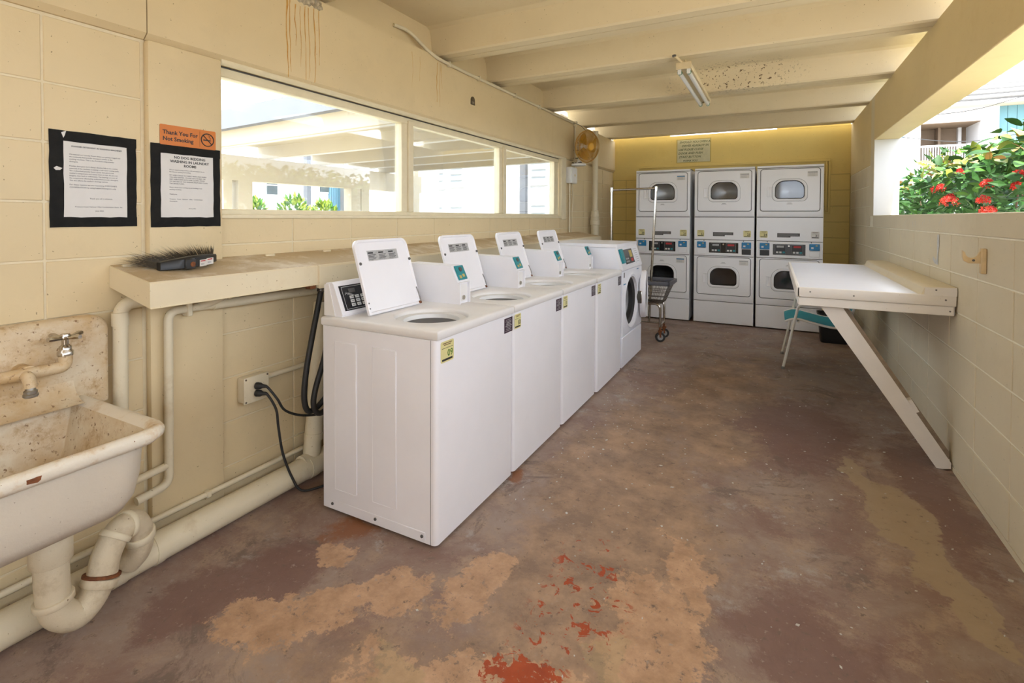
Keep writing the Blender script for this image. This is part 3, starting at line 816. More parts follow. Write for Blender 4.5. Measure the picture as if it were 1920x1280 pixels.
def number_sticker(par, Mw, w, h, num, body='sticker_yellow'):
    """small yellow sticker with a number; Mw has x right, y up, origin lower left"""
    s = MB().prism(rrect(0, w, 0, h, .008, 4), 'z', 0, .0006, Mw).build('number_sticker', body, par)
    MB().box(w * .1, w * .9, h * .07, h * .17, .0006, .0009, M=Mw).build('print_bar', 'ink', s)
    for k, yy in enumerate((.88, .80)):
        MB().box(w * (.14 + .1 * k), w * (.86 - .1 * k), h * yy, h * (yy + .035), .0006, .0009, M=Mw).build('print_line', 'ink_brown', s)
    MB().box(w * .08, w * .92, h * .66, h * .68, .0006, .0009, M=Mw).build('print_line', 'ink', s)
    text(num, h * .46, 'number', 'ink_green' if num == '09' else 'ink', s, Mw @ Matrix.Translation((w * .93, h * .25, .0007)), 'RIGHT', .0008)
    return s

WX0, WX1 = -1.806, -1.182          # rear and front of the cabinet
WY0, WY1 = 1.622, 2.281
ZD = .878
def make_washer(label):
    t = thing('top_load_washer', (-1.49, 1.95, 0), label, 'washer', 'white top load washers in the row')
    # cabinet with rounded front corners
    B = MB()
    B.prism(rrect(WX0, WX1 + .004, WY0, WY1 - .003, (.020, .020, .003, .003), 6), 'z', .014, .838)
    cab = B.build('cabinet', 'enamel', t, 35)
    for y in (WY0 + .0005,):                     # pressed ribs on the near side
        for a, b in ((WX0 + .075, WX0 + .205), (WX0 + .295, WX0 + .425)):
            B = MB(); 
            B.box(a, b, y - .004, y, .11, .775, .0035, 1); B.build('pressed_panel', 'enamel', cab, 40)
        box('side_seam', 'seam_dark', cab, WX1 - .024, WX1 - .0225, y - .0012, y, .014, .838)
        box('kick_rail', 'enamel', cab, WX0 + .045, WX1 - .05, y - .003, y, .02, .058, .002)
        for x in (WX0 + .06, (WX0 + WX1) / 2, WX1 - .065):
            m_, l = along((x, y - .003, .040), (x, y - .007, .040))
            MB().lathe([(.0001, 0), (.007, 0), (.006, l), (.0001, l)], 10, m_).build('screw', 'seam_dark', cab)
    for x in (WX0 + .06, WX1 - .06):
        for y in (WY0 + .05, WY1 - .05):
            MB().lathe([(.022, 0), (.022, .008), (.01, .012), (.01, .03)], 10, Matrix.Translation((x, y, 0))).build('foot', 'rubber', t)
    # deck with the round wash opening
    n = 48; cx, cy, r = -1.395, 1.885, .168
    x0, x1, y0, y1 = WX0 - .010, WX1 + .010, WY0 - .002, WY1 - .001
    def rr3(d, z): return [(x, y, z) for x, y in rect_ray(x0 + d, x1 - d, y0 + d, y1 - d, cx, cy, n)]
    def c3(rad, z): return [(x, y, z) for x, y in ell(cx, cy, rad, rad, n)]
    B = MB(); B.loops([rr3(.004, .8385), rr3(0, .843), rr3(0, .868), rr3(.0035, .8755), rr3(.011, ZD), c3(r + .012, ZD), c3(r + .004, ZD - .003), c3(r, ZD - .012), c3(r, ZD - .03)])
    dk = B.build('deck', 'enamel_deck', t, 50)
    box('deck_shadow_gap', 'seam_dark', cab, WX0 + .004, WX1 - .004, WY0 + .004, WY1 - .007, .8375, .8395)
    B = MB(); B.loops([c3(r + .012, ZD - .060), c3(r - .006, ZD - .018), c3(r - .040, ZD - .020), c3(r - .046, ZD - .048)])
    B.build('tub_ring', 'white_plastic', t, 50)
    B = MB(); B.loops([c3(r + .03, ZD - .034), c3(r + .03, ZD - .30)], cap1=True); B.build('tub_gap', 'drum_dark', t, 50)
    B = MB(); B.loops([c3(r - .042, ZD - .064), c3(r - .076, ZD - .060), c3(r - .080, ZD - .085), c3(r - .085, ZD - .10)], cap1=True); B.build('wash_basket', 'white_plastic', t, 50)
    # open lid leaning back
    a = Vector((-1.606, 0, ZD + .006)); b = Vector((-1.712, 0, 1.222)); uy = (b - a).normalized(); H = (b - a).length
    Ml = frame((a.x, 1.712, a.z), (0, 1, 0), uy)       # x along +Y, y up the lid, z towards the front (+X)
    wdt = .372
    def lr(d, z, rt): return [(x, y, z) for x, y in rrect(d, wdt - d, d, H - d, (.008, rt, rt, .008), 6)]
    B = MB(); B.loops([lr(.004, -.020, .034), lr(0, -.016, .036), lr(0, -.003, .036), lr(.003, 0, .034), lr(.011, 0, .03), lr(.015, -.006, .028)], cap0=True, cap1=True, M=Ml)
    lid = B.build('lid', 'enamel', t, 40)
    MB().box(.075, .285, H - .105, H - .055, -.006, -.0052, M=Ml).build('instruction_label', 'label_grey', lid)
    for k, x in enumerate((.080, .150, .220)):
        MB().box(x, x + .034, H - .070, H - .063, -.0052, -.0049, M=Ml).build('print_line', 'ink', lid)
        for j in range(4):
            MB().box(x, x + .05 - .008 * (j % 2), H - .078 - j * .0065, H - .0755 - j * .0065, -.0052, -.0049, M=Ml).build('print_line', 'ink', lid)
    for x in (.012, wdt - .012):
        MB().lathe([(.0001, 0), (.0075, 0), (.0075, .004), (.005, .007), (.0001, .007)], 12, Ml @ Matrix.Translation((x, H - .115, -.002))).build('bumper', 'seam_dark', lid)
    MB().box(wdt - .018, wdt + .002, .002, .016, -.012, .004, .003, 1, Ml).build('hinge', 'rust', lid)
    for y in (.03, .055):
        MB().lathe([(.0001, 0), (.0035, 0), (.0035, .003), (.0001, .003)], 8, Ml @ Matrix.Translation((.008, y, -.002))).build('screw', 'seam_dark', lid)
    MB().tube(bend([Ml @ Vector((wdt - .012, .09, .0)), Ml @ Vector((wdt - .006, .045, .004)), Ml @ Vector((wdt - .004, .01, .002))], .01), .003, 6).build('hinge_wire', 'steel_dark', lid)
    # control console
    prof = [(-1.818, ZD), (-1.712, ZD), (-1.708, ZD + .010), (-1.764, 1.022), (-1.774, 1.030), (-1.806, 1.028), (-1.818, 1.018)]
    con = MB().prism(prof, 'y', WY0 + .022, WY1 - .115).build('console', 'enamel', t, 30)
    MB().prism([(-1.818, ZD + .002), (-1.750, ZD + .002), (-1.790, 1.024), (-1.818, 1.020)], 'y', WY0 + .018, WY0 + .022).build('end_cap', 'enamel_deck', con)
    fa = Vector((-1.708, 0, ZD + .010)); fb = Vector((-1.764, 0, 1.022)); uy = (fb - fa).normalized(); Hc = (fb - fa).length
    Mc = frame((fa.x, WY0 + .045, fa.z), (0, 1, 0), uy) @ Matrix.Translation((0, 0, .0002))
    kp = MB().box(0, .40, .014, Hc - .012, 0, .002, M=Mc).build('keypad_panel', 'black_glossy', t)
    B = MB()
    for q in ((.012, .388, .020, .0212), (.012, .388, Hc - .020, Hc - .0188), (.012, .0132, .020, Hc - .019), (.386, .388, .020, Hc - .019)):
        B.box(q[0], q[1], q[2], q[3], .002, .0024, M=Mc)
    B.build('keypad_border', 'white_print', kp)
    for i in range(3):
        for j in range(3):
            MB().box(.046 + i * .034, .070 + i * .034, .030 + j * .0185, .044 + j * .0185, .002, .0045, .001, 1, Mc).build('button', 'white_print', kp, 40)
            MB().box(.050 + i * .034, .066 + i * .034, .036 + j * .0185, .038 + j * .0185, .0045, .0048, M=Mc).build('button_print', 'ink', kp)
    MB().box(.05, .09, .095, .115, .002, .003, M=Mc).build('display', 'seam_dark', kp)
    B = MB()
    for k in range(7): B.tube([Mc @ Vector((.024 + .004 * k, .088 + .004 * (k % 3), .0028)), Mc @ Vector((.034 + .009 * k, .100 - .004 * k, .0028))], .0011, 4)
    B.build('scratches', 'label_grey', kp)
    # coin box at the far side of the deck
    Y0, Y1 = 2.172, 2.272
    prof = [(-1.775, ZD), (-1.444, ZD), (-1.444, .990), (-1.484, 1.074), (-1.775, 1.078)]
    cbx = MB().prism(prof, 'y', Y0, Y1).build('coin_box', 'enamel', t)
    sa = Vector((-1.444, 0, .990)); sb = Vector((-1.484, 0, 1.074)); uy = (sb - sa).normalized(); Hs = (sb - sa).length
    Ms = frame((sa.x, Y0, sa.z), (0, 1, 0), uy)
    lb = MB().box(.016, .094, .010, Hs - .004, 0, .008, .002, 1, Ms).build('coin_plate', 'teal_label', t, 40)
    for q in ((.026, .045, .018, .034), (.056, .076, .024, .040)): MB().box(*q, .008, .0088, M=Ms).build('plate_print', 'gold_label', lb)
    MB().lathe([(.0001, 0), (.013, 0), (.012, .004), (.0001, .004)], 14, Ms @ Matrix.Translation((.055, Hs - .026, .008))).build('coin_slot', 'seam_dark', lb)
    box('coin_hood', 'enamel', cbx, -1.452, -1.430, Y0, Y1, .984, .990, .002)
    box('return_door', 'enamel_deck', cbx, -1.4445, -1.4425, Y0 + .012, Y1 - .01, ZD + .012, .978)
    box('return_frame', 'enamel', cbx, -1.4445, -1.430, Y0, Y0 + .008, ZD, .984); box('return_frame', 'enamel', cbx, -1.4445, -1.430, Y1 - .006, Y1, ZD, .984)
    MB().lathe([(.0001, 0), (.012, 0), (.012, .006), (.0001, .006)], 12, along((-1.4425, (Y0 + Y1) / 2, ZD + .03), (-1.4, (Y0 + Y1) / 2, ZD + .03))[0]).build('coin_lock', 'chrome', cbx)
    return t
FX = WX1 + .0046
Mst = lambda y, z: frame((FX, y, z), (0, 1, 0), (0, 0, 1))
labs = ['white top load washer with lid open, number 09, nearest the sink', 'white top load washer with lid open, number 10, second in the row',
        'white top load washer with lid open, number 11, third in the row', 'white top load washer with lid open, next to the front loader']
w0 = make_washer(labs[0])
washers = [w0] + [copy_tree(w0) for _ in range(3)]
offs = [(0, 0), (0, .668), (.002, 1.338), (.012, 2.012)]
def stick(w, d, y, z, wd, h, num): 
    return number_sticker(w, Matrix.Translation((d[0], d[1], 0)) @ Mst(y, z), wd, h, num)
for i, (w, d) in enumerate(zip(washers, offs)):
    w['label'] = labs[i]
    w.location = Vector((-1.49 + d[0], 1.95 + d[1], 0)); ORG[w.name] = Vector(w.location)
stick(w0, offs[0], 1.650, .740, .092, .086, '09')
for i, num in ((1, '10'), (2, '11'), (3, '12')): stick(washers[i], offs[i], 1.628, .752, .074, .075, num)
for i in range(4):
    w, d = washers[i], offs[i]
    Mw = Matrix.Translation((d[0], d[1], 0)) @ Mst(2.186, .752)
    s = MB().box(0, .086, 0, .073, 0, .0006, M=Mw).build('notice_sticker', 'sticker_purple', w)
    for k in range(8):
        x0 = .010 + .012 * ((k * 7) % 3) / 2; MB().box(x0, .078 - .01 * ((k * 5) % 3) / 2, .008 + k * .0078, .0103 + k * .0078 + (.0012 if k in (3, 4, 5) else 0), .0006, .0009, M=Mw).build('print_line', 'label_grey', s)

# ================================================================== FRONT-LOAD WASHER at the end of the row
fx = -1.160; fy0, fy1 = 4.318, 5.025
t = thing('front_load_washer', (-1.5, 4.7, 0), 'white front load washer with its round door hanging open', 'washer')
FT = 1.095
cyd, czd, rd = 4.625, .565, .225
n = 48
# front ring panel with the round port
def fr3(d, x): return [(x, y, z) for y, z in rect_ray(fy0 + d, fy1 - d, .285 + d, .858 - d, cyd, czd, n)]
def fc3(r_, x): return [(x, y, z) for y, z in ell(cyd, czd, r_, r_, n)]
B = MB(); B.loops([fr3(0, fx - .02), fr3(0, fx - .006), fr3(.006, fx), fc3(rd + .03, fx), fc3(rd + .02, fx + .008), fc3(rd, fx + .004), fc3(rd - .01, fx - .03)])
B.build('front_panel', 'enamel_cool', t, 40)
B = MB(); B.box(-1.875, fx - .36, fy0 + .002, fy1 - .002, .014, FT - .032, .004)
for ya, yb_ in ((fy0 + .002, fy0 + .012), (fy1 - .012, fy1 - .002)):
    B.box(-1.874, fx - .021, ya, yb_, .015, .862)
    B.prism([(-1.874, .862), (fx - .021, .862), (fx - .078, FT - .032), (-1.874, FT - .032)], 'y', ya, yb_)
B.build('cabinet', 'enamel_cool', t, 40)
box('kick_panel', 'enamel_cool', t, fx - .03, fx, fy0, fy1, .014, .279, .005)
MB().prism(rrect(-1.885, fx - .050, fy0 - .004, fy1 + .004, .012, 4), 'z', FT - .030, FT).build('top_panel', 'enamel', t, 40)
cp_ = MB().prism([(fx - .022, .8625), (fx, .8625), (fx + .002, .880), (fx - .056, FT - .0305), (fx - .079, FT - .0305)], 'y', fy0, fy1).build('control_panel', 'enamel', t, 30)
pa = Vector((fx + .002, 0, .880)); pb = Vector((fx - .056, 0, FT - .030)); uy = (pb - pa).normalized(); Hp = (pb - pa).length
Mp = frame((pa.x, fy0, pa.z), (0, 1, 0), uy)
kp = MB().box(.15, .45, .03, Hp - .03, 0, .004, .002, 1, Mp).build('keypad_panel', 'black_glossy', t, 40)
for i in range(3):
    for j in range(2): MB().box(.175 + i * .035, .195 + i * .035, .045 + j * .025, .06 + j * .025, .004, .006, M=Mp).build('button', 'label_grey', kp)
MB().box(.33, .42, .085, Hp - .045, .004, .0046, M=Mp).build('programme_label', 'gold_label', kp)
MB().box(.34, .42, .045, .075, .004, .0046, M=Mp).build('programme_label', 'red_print', kp)
MB().box(.02, .10, .045, Hp - .02, 0, .02, .003, 1, Mp).build('coin_plate', 'teal_label', cp_, 40)
MB().box(.50, .64, .015, Hp - .02, 0, .003, .001, 1, Mp).build('detergent_drawer', 'enamel_cool', cp_, 40)
B = MB()
for k in range(7): B.box(.52, .62, .03 + k * .02, .034 + k * .02, .003, .0036, M=Mp)
B.build('drawer_print', 'label_grey', cp_)
Mf = frame((fx, fy0, 0), (0, 1, 0), (0, 0, 1))
MB().box(.035, .062, .800, .845, .0, .001, M=Mf).build('rating_sticker', 'seam_dark', t)
MB().box(.03, .11, .735, .745, 0, .0008, M=Mf).build('print_line', 'blue_label', t)
MB().box(.50, .57, .835, .843, 0, .0008, M=Mf).build('print_line', 'blue_label', t)
# gasket and drum
My = Matrix.Translation((fx, cyd, czd)) @ Matrix.Rotation(-PI / 2, 4, 'Y')       # z of the lathe -> -X
B = MB(); B.lathe([(rd - .008, .02), (rd - .045, .035), (rd - .05, .075)], 40, My); B.f = [q for q in B.f if len(q) == 4]
B.build('door_gasket', 'rubber', t, 50)
B = MB(); B.lathe([(rd - .05, .07), (rd - .03, .10), (rd - .03, .33), (.0001, .34)], 40, My); B.f = [q for q in B.f if len(q) <= 4]
dr = B.build('drum', 'drum_steel', t, 50)
for k in range(3):
    a = k * 2.094 + .5
    MB().box(-.02, .02, rd - .075, rd - .03, .12, .31, .008, 2, My @ Matrix.Rotation(a, 4, 'Z')).build('drum_paddle', 'drum_steel', dr, 40)
# round door, swung right back on its far hinge
Md = Matrix.Translation((fx + .046, 4.862, czd)) @ Matrix.Rotation(math.radians(-81), 4, 'Z')
Mdl = Md @ Matrix.Translation((-.235, 0, 0)) @ Matrix.Rotation(PI / 2, 4, 'X')
B = MB(); B.lathe([(.150, -.02), (.165, -.028), (.226, -.026), (.236, -.012), (.236, .022), (.222, .034), (.165, .036), (.150, .028)], 48, Mdl); B.f = [q for q in B.f if len(q) == 4]
door = B.build('door', 'enamel', t, 40)
B = MB(); B.lathe([(.151, -.016), (.11, .03), (.0001, .045)], 40, Mdl); B.f = [q for q in B.f if len(q) <= 4]
B.build('door_bowl', 'door_glass', door, 50)
MB().box(-.02, .03, -.025, .025, czd - .06, czd + .06, .004, 1, Matrix.Translation((fx + .012, 4.872, 0))).build('door_hinge', 'chrome', door, 40)

# ================================================================== STACKED DRYERS
DW, DY, DH = .688, 6.755, 1.950
def dpath(x0, x1, z0, z1, big, small, n=8):
    return rrect(x0, x1, z0, z1, (small, big, big, small), n)
def make_dryer(label, ox):
    """ox = left edge; front plane at DY"""
    t = thing('stacked_dryer', (ox + DW / 2, DY + .36, 0), label, 'dryer', 'three stacked dryers on the back wall')
    X = lambda v: ox + v
    y = DY
    B = MB(); B.box(X(0), X(DW), y + .33, y + .74, .014, DH, .003)
    B.box(X(0), X(.010), y + .012, y + .33, .014, DH); B.box(X(DW - .010), X(DW), y + .012, y + .33, .014, DH)
    B.box(X(0), X(DW), y + .012, y + .33, DH - .01, DH); B.box(X(0), X(DW), y + .012, y + .33, .014, .03)
    B.build('cabinet', 'dryer_white', t, 40)
    box('top_panel', 'dryer_white', t, X(0), X(DW), y, y + .02, 1.926, DH, .002)
    box('base_panel', 'dryer_white', t, X(0), X(DW), y - .004, y + .02, .016, .281, .003)
    box('middle_panel', 'dryer_white', t, X(0), X(DW), y, y + .02, 1.057, 1.334, .002)
    ctl = box('control_strip', 'dryer_white', t, X(0), X(DW), y - .004, y + .02, .857, 1.050, .004)
    box('seam_backing', 'seam_dark', t, X(.004), X(DW - .004), y + .006, y + .018, .278, .292)
    box('seam_backing', 'seam_dark', t, X(.004), X(DW - .004), y + .006, y + .018, 1.332, 1.348)
    box('seam_backing', 'seam_dark', t, X(.004), X(DW - .004), y + .006, y + .018, 1.915, 1.928)
    box('seam_backing', 'seam_dark', t, X(.004), X(DW - .004), y + .006, y + .018, 1.045, 1.06)
    box('seam_backing', 'seam_dark', t, X(.004), X(DW - .004), y + .006, y + .018, .843, .858)
    for up_, (z0, z1) in ((1, (1.342, 1.919)), (0, (.288, .849))):
        if up_: dz0, dz1, wz0, wz1 = 1.412, 1.906, 1.562, 1.765
        else: dz0, dz1, wz0, wz1 = .370, .834, .494, .700
        wx0, wx1 = .196, .494
        P3 = lambda pts, yy: [(X(a), yy, b) for a, b in pts]
        outline = rrect(0, DW, z0, z1, .004, 8); door_o = rrect(.040, .650, dz0, dz1, .028, 8)
        B = MB(); B.loops([P3(outline, y + .02), P3(rrect(.0, DW, z0, z1, .004, 8), y + .002), P3(rrect(.003, DW - .003, z0 + .003, z1 - .003, .004, 8), y), P3(rrect(.033, .657, dz0 - .007, dz1 + .007, .034, 8), y), P3(rrect(.034, .656, dz0 - .006, dz1 + .006, .033, 8), y + .014)])
        fp = B.build('front_panel', 'dryer_white', t, 40)
        B = MB(); B.loops([P3(rrect(.030, .660, dz0 - .010, dz1 + .010, .034, 8), y + .008), P3(rrect(.046, .644, dz0 + .006, dz1 - .006, .028, 8), y + .0085)])
        B.build('door_gap', 'seam_dark', fp)
        bez_o = dpath(wx0 - .032, wx1 + .012 + .02, wz0 - .034, wz1 + .024, .11, .055); win_o = dpath(wx0, wx1, wz0, wz1, .10, .035)
        bez_i = dpath(wx0 - .010, wx1 + .010, wz0 - .012, wz1 + .008, .105, .045)
        B = MB(); B.loops([P3(door_o, y + .014), P3(door_o, y + .001), P3(rrect(.043, .647, dz0 + .003, dz1 - .003, .026, 8), y - .003), P3(bez_o, y - .003), P3(bez_o, y - .005), P3(dpath(wx0 - .028, wx1 + .028, wz0 - .030, wz1 + .021, .11, .052), y - .008), P3(bez_i, y - .009), P3(win_o, y - .002), P3(win_o, y + .03)])
        d = B.build('door', 'dryer_white', t, 40)
        B = MB(); B.loops([P3(bez_o, y - .0034), P3(dpath(wx0 - .0345, wx1 + .0345, wz0 - .0365, wz1 + .0265, .112, .057), y - .0034)]); B.build('bezel_line', 'seam_dark', d)
        B = MB(); B.loops([P3(win_o, y + .004), P3(win_o, y + .007)], cap0=True, cap1=True)
        B.build('window_pane', 'door_glass', d)
        B = MB(); B.loops([P3(dpath(wx0 - .004, wx1 + .004, wz0 - .005, wz1 + .004, .10, .04), y - .0075), P3(dpath(wx0 + .003, wx1 - .003, wz0 + .003, wz1 - .003, .098, .034), y - .003)]); B.build('window_seal', 'black_plastic', d)
        # finger pull
        B = MB(); hz0 = wz0 + .015; hz1 = hz0 + .125
        B.loops([P3(rrect(.108, .162, hz0, hz1, .008, 5), y - .0032), P3(rrect(.110, .160, hz0 + .002, hz1 - .002, .008, 5), y - .008), P3(rrect(.118, .152, hz0 + .01, hz1 - .01, .006, 5), y - .008), P3(rrect(.126, .146, hz0 + .014, hz1 - .014, .005, 5), y - .0036)], cap1=True)
        B.build('door_pull', 'dryer_white', d, 40)
        # drum
        zc = (wz0 + wz1) / 2 - .01; Mdr = Matrix.Translation((X((wx0 + wx1) / 2), y + .035, zc)) @ Matrix.Rotation(-PI / 2, 4, 'X')
        B = MB(); B.lathe([(.19, 0), (.20, .02), (.20, .20), (.16, .25), (.0001, .27)], 32, Mdr); B.f = [q for q in B.f if len(q) <= 4]
        B.build('drum', 'drum_steel' if up_ else 'drum_dark', t, 50)
        Mt = frame((X(0), y - .0032, 0), (1, 0, 0), (0, 0, 1))
        zz = wz0 - .075 if up_ else wz1 + .055
        bd = MB().box(.305, .385, zz, zz + .028, 0, .0006, M=Mt).build('badge', 'dryer_white', t)
        MB().box(.315, .375, zz + .006, zz + .010, .0006, .0009, M=Mt).build('badge_print', 'label_grey', bd); MB().box(.325, .365, zz + .015, zz + .021, .0006, .0009, M=Mt).build('badge_print', 'label_grey', bd)
        zs = dz1 - .095 if up_ else dz1 - .085
        sk = MB().box(.525, .625, zs, zs + .06, 0, .0006, M=Mt).build('care_sticker', 'paper', t)
        MB().box(.528, .622, zs + .042, zs + .054, .0006, .0009, M=Mt).build('sticker_bar', 'blue_label' if label.startswith('left') else 'label_grey', sk)
        for k in range(3): MB().box(.535, .60, zs + .008 + k * .011, zs + .011 + k * .011, .0006, .0009, M=Mt).build('print_line', 'label_grey', sk)
    # control strip details
    Mt = frame((X(0), y - .004, 0), (1, 0, 0), (0, 0, 1))
    pan = MB().box(.178, .514, .893, 1.020, 0, .004, .001, 1, Mt).build('control_panel', 'black_glossy', t, 40)
    for s, x0 in enumerate((.200, .375)):
        MB().box(x0, x0 + .112, .903, 1.012, .004, .0046, M=Mt).build('panel_border', 'label_grey', pan)
        MB().box(x0 + .0015, x0 + .1105, .9045, 1.0105, .0046, .005, M=Mt).build('panel_face', 'black_plastic', pan)
        MB().box(x0 + .018, x0 + .094, .980, 1.002, .005, .0056, M=Mt).build('display', 'red_print' if s else 'label_grey', pan)
        for k in range(3): MB().box(x0 + .012 + k * .034, x0 + .036 + k * .034, .914, .934, .005, .0075, .001, 1, Mt).build('button', 'white_print' if k < 2 else 'teal_label', pan)
    MB().lathe([(.0001, 0), (.010, 0), (.010, .006), (.0001, .006)], 14, Mt @ Matrix.Translation((.345, 1.000, .004))).build('lock', 'chrome', pan)
    for s, x0 in enumerate((.038, .552)):
        pl = MB().box(x0, x0 + .104, .955, 1.030, 0, .022, .004, 1, Mt).build('coin_plate', 'blue_label', t, 40)
        MB().box(x0 + .018, x0 + .042, .974, .994, .022, .0226, M=Mt).build('plate_print', 'white_print', pl)
        MB().box(x0 + .062, x0 + .080, 1.004, 1.018, .022, .0226, M=Mt).build('plate_print', 'gold_label', pl)
        dark = (s == 1 and label.startswith('middle')) or (s == 0 and label.startswith('right'))
        MB().box(x0 + .002, x0 + .102, .880, .946, 0, .010, .003, 1, Mt).build('coin_drawer', 'black_plastic' if dark else 'dryer_white', ctl, 40)
        MB().lathe([(.0001, 0), (.006, 0), (.006, .003), (.0001, .003)], 8, Mt @ Matrix.Translation((x0 + .08 - .06 * s + .0, 1.044, 0))).build('lock', 'seam_dark', ctl)
    Mm = frame((X(0), y, 0), (1, 0, 0), (0, 0, 1))
    B = MB(); pl = MB().box(.222, .456, 1.100, 1.150, 0, .001, M=Mm).build('instruction_plate', 'seam_dark', t)
    MB().box(.36, .456, 1.100, 1.114, .0, .0016, M=Mm).build('plate_notch', 'dryer_white', pl)
    for k in range(3): MB().box(.232, .34 + .1 * (k > 0), 1.112 + k * .012, 1.114 + k * .012, .001, .0014, M=Mm).build('print_line', 'label_grey', pl)
    return t
dl = [('left stacked dryer unit, partly behind the chrome cart rail', -1.642, '20', '21'), ('middle stacked dryer unit of the three on the back wall', -.899, '22', '23'), ('right stacked dryer unit, partly hidden by the folding table', -.187, '24', '31')]
for lab, ox, a, b in dl:
    t = make_dryer(lab, ox)
    Mm = frame((ox, DY, 0), (1, 0, 0), (0, 0, 1))
    for x0, num in ((.036, a), (.568, b)):
        number_sticker(t, Mm @ Matrix.Translation((x0, 1.093, 0)), .084, .080, num, 'paper' if num == '31' else 'sticker_yellow')

# ================================================================== SINK CORNER
sk = thing('utility_sink', (-1.92, .57, .30), 'old stained enamel wall sink with chrome faucet and chipped rim', 'sink')
SX0, SX1, SY0, SY1, SZ = -2.200, -1.605, .215, .875, .703
def sl(dx0, dx1, dy, z, r): return [(x, y, z) for x, y in rrect(SX0 + dx0, SX1 - dx1, SY0 + dy, SY1 - dy, (r, r, .004, .004), 7)]
B = MB()
B.loops([sl(.01, .15, .13, .455, .05), sl(.004, .075, .075, .462, .075), sl(.002, .050, .055, .50, .085), sl(0, .040, .045, .56, .085), sl(0, .034, .040, SZ - .045, .08)], cap0=True)
B.build('apron', 'sink_apron', sk, 60)
B = MB()
B.loops([sl(0, .033, .038, SZ - .046, .08), sl(0, .010, .012, SZ - .043, .075), sl(0, .001, .002, SZ - .030, .07), sl(0, 0, 0, SZ - .015, .07), sl(0, .006, .007, SZ - .003, .068), sl(0, .018, .018, SZ, .06), sl(.03, .032, .032, SZ - .004, .055), sl(.06, .042, .044, SZ - .018, .05)])
B.build('rim', 'sink_rim', sk, 60)
B = MB()
B.loops([sl(.06, .042, .044, SZ - .018, .05), sl(.07, .055, .055, SZ - .06, .06), sl(.08, .08, .075, SZ - .16, .08), sl(.12, .13, .12, SZ - .215, .09), sl(.24, .24, .25, SZ - .228, .06)], cap1=True)
B.build('basin', 'sink_enamel', sk, 70)
# high splash back with a rounded shoulder, coved into the basin
def sp(d, x): return [(x, y, z) for y, z in rrect(SY0 - .02 + d, .948 - d, .66, .974 - d, (.004, .055, .055, .004), 8)]
B = MB(); B.loops([sp(0, -2.204), sp(0, -2.160), sp(.006, -2.148), sp(.018, -2.143)], cap0=True, cap1=True)
B.build('splash_back', 'sink_enamel', sk, 60)
B = MB(); prof = [(-2.150, SZ + .10)] + [(-2.143 + .085 * (1 - math.cos(a)), SZ + .085 * (1 - math.sin(a)) - .004) for a in [PI / 2 * k / 7 for k in range(8)]] + [(-2.15, SZ - .03)]
B.prism([(-2.150, SZ + .086)] + [(-2.146 + .085 * (1 - math.cos(k * PI / 14)), SZ - .006 + .085 * (1 - math.sin(k * PI / 14))) for k in range(8)] + [(-2.150, SZ - .02)], 'y', SY0 + .04, .838)
B.build('cove', 'sink_enamel', sk, 60)
def chip(y0, y1, x, z0, z1):
    n = 10; pts = []
    for k in range(n):
        a = 2 * PI * k / n; q = random.uniform(.6, 1.1)
        pts.append(((y0 + y1) / 2 + (y1 - y0) / 2 * math.cos(a) * q, (z0 + z1) / 2 + (z1 - z0) / 2 * math.sin(a) * q))
    MB().prism(pts, 'x', x - .008, x).build('rust_chip', 'rust', sk)
chip(.530, .566, SX1 + .0005, SZ - .032, SZ - .014)
fx_ = -2.085
fa = MB().tube(bend([(fx_, .42, .838), (fx_, .70, .830), (fx_, .795, .828), (fx_, .795, .868)], .025), [.019] * 17, 12).build('faucet', 'sink_enamel', sk, 50)
MB().tube([(fx_ - .062, .70, .83), (fx_, .70, .83)], .024, 12).build('wall_flange', 'sink_enamel', fa, 50)
MB().lathe([(.022, 0), (.022, .012), (.017, .018), (.017, .030), (.010, .036), (.010, .052)], 14, Matrix.Translation((fx_, .795, .866))).build('valve_bonnet', 'chrome', fa, 40)
B = MB(); hz = .925
B.lathe([(.014, -.006), (.016, 0), (.012, .012), (.0001, .014)], 12, Matrix.Translation((fx_, .795, hz)))
for a in (.35, .35 + PI / 2, .35 + PI, .35 + 1.5 * PI):
    d = Vector((math.cos(a), math.sin(a), 0)); c0 = Vector((fx_, .795, hz))
    B.tube([c0, c0 + d * .025, c0 + d * .045 + Vector((0, 0, .004)), c0 + d * .056 + Vector((0, 0, .004))], [.007, .006, .009, .007], 8)
B.build('cross_handle', 'chrome', fa, 40)
MB().tube(bend([(fx_, .690, .828), (fx_ + .030, .690, .826), (fx_ + .044, .690, .806), (fx_ + .045, .690, .795)], .02), .0165, 12).build('spout', 'sink_enamel', fa, 50)
MB().lathe([(.015, 0), (.019, .003), (.019, .010), (.017, .012), (.017, .020), (.013, .024), (.011, .042)], 14, Matrix.Translation((fx_ + .045, .690, .766))).build('hose_nozzle', 'galvanised', fa, 40)

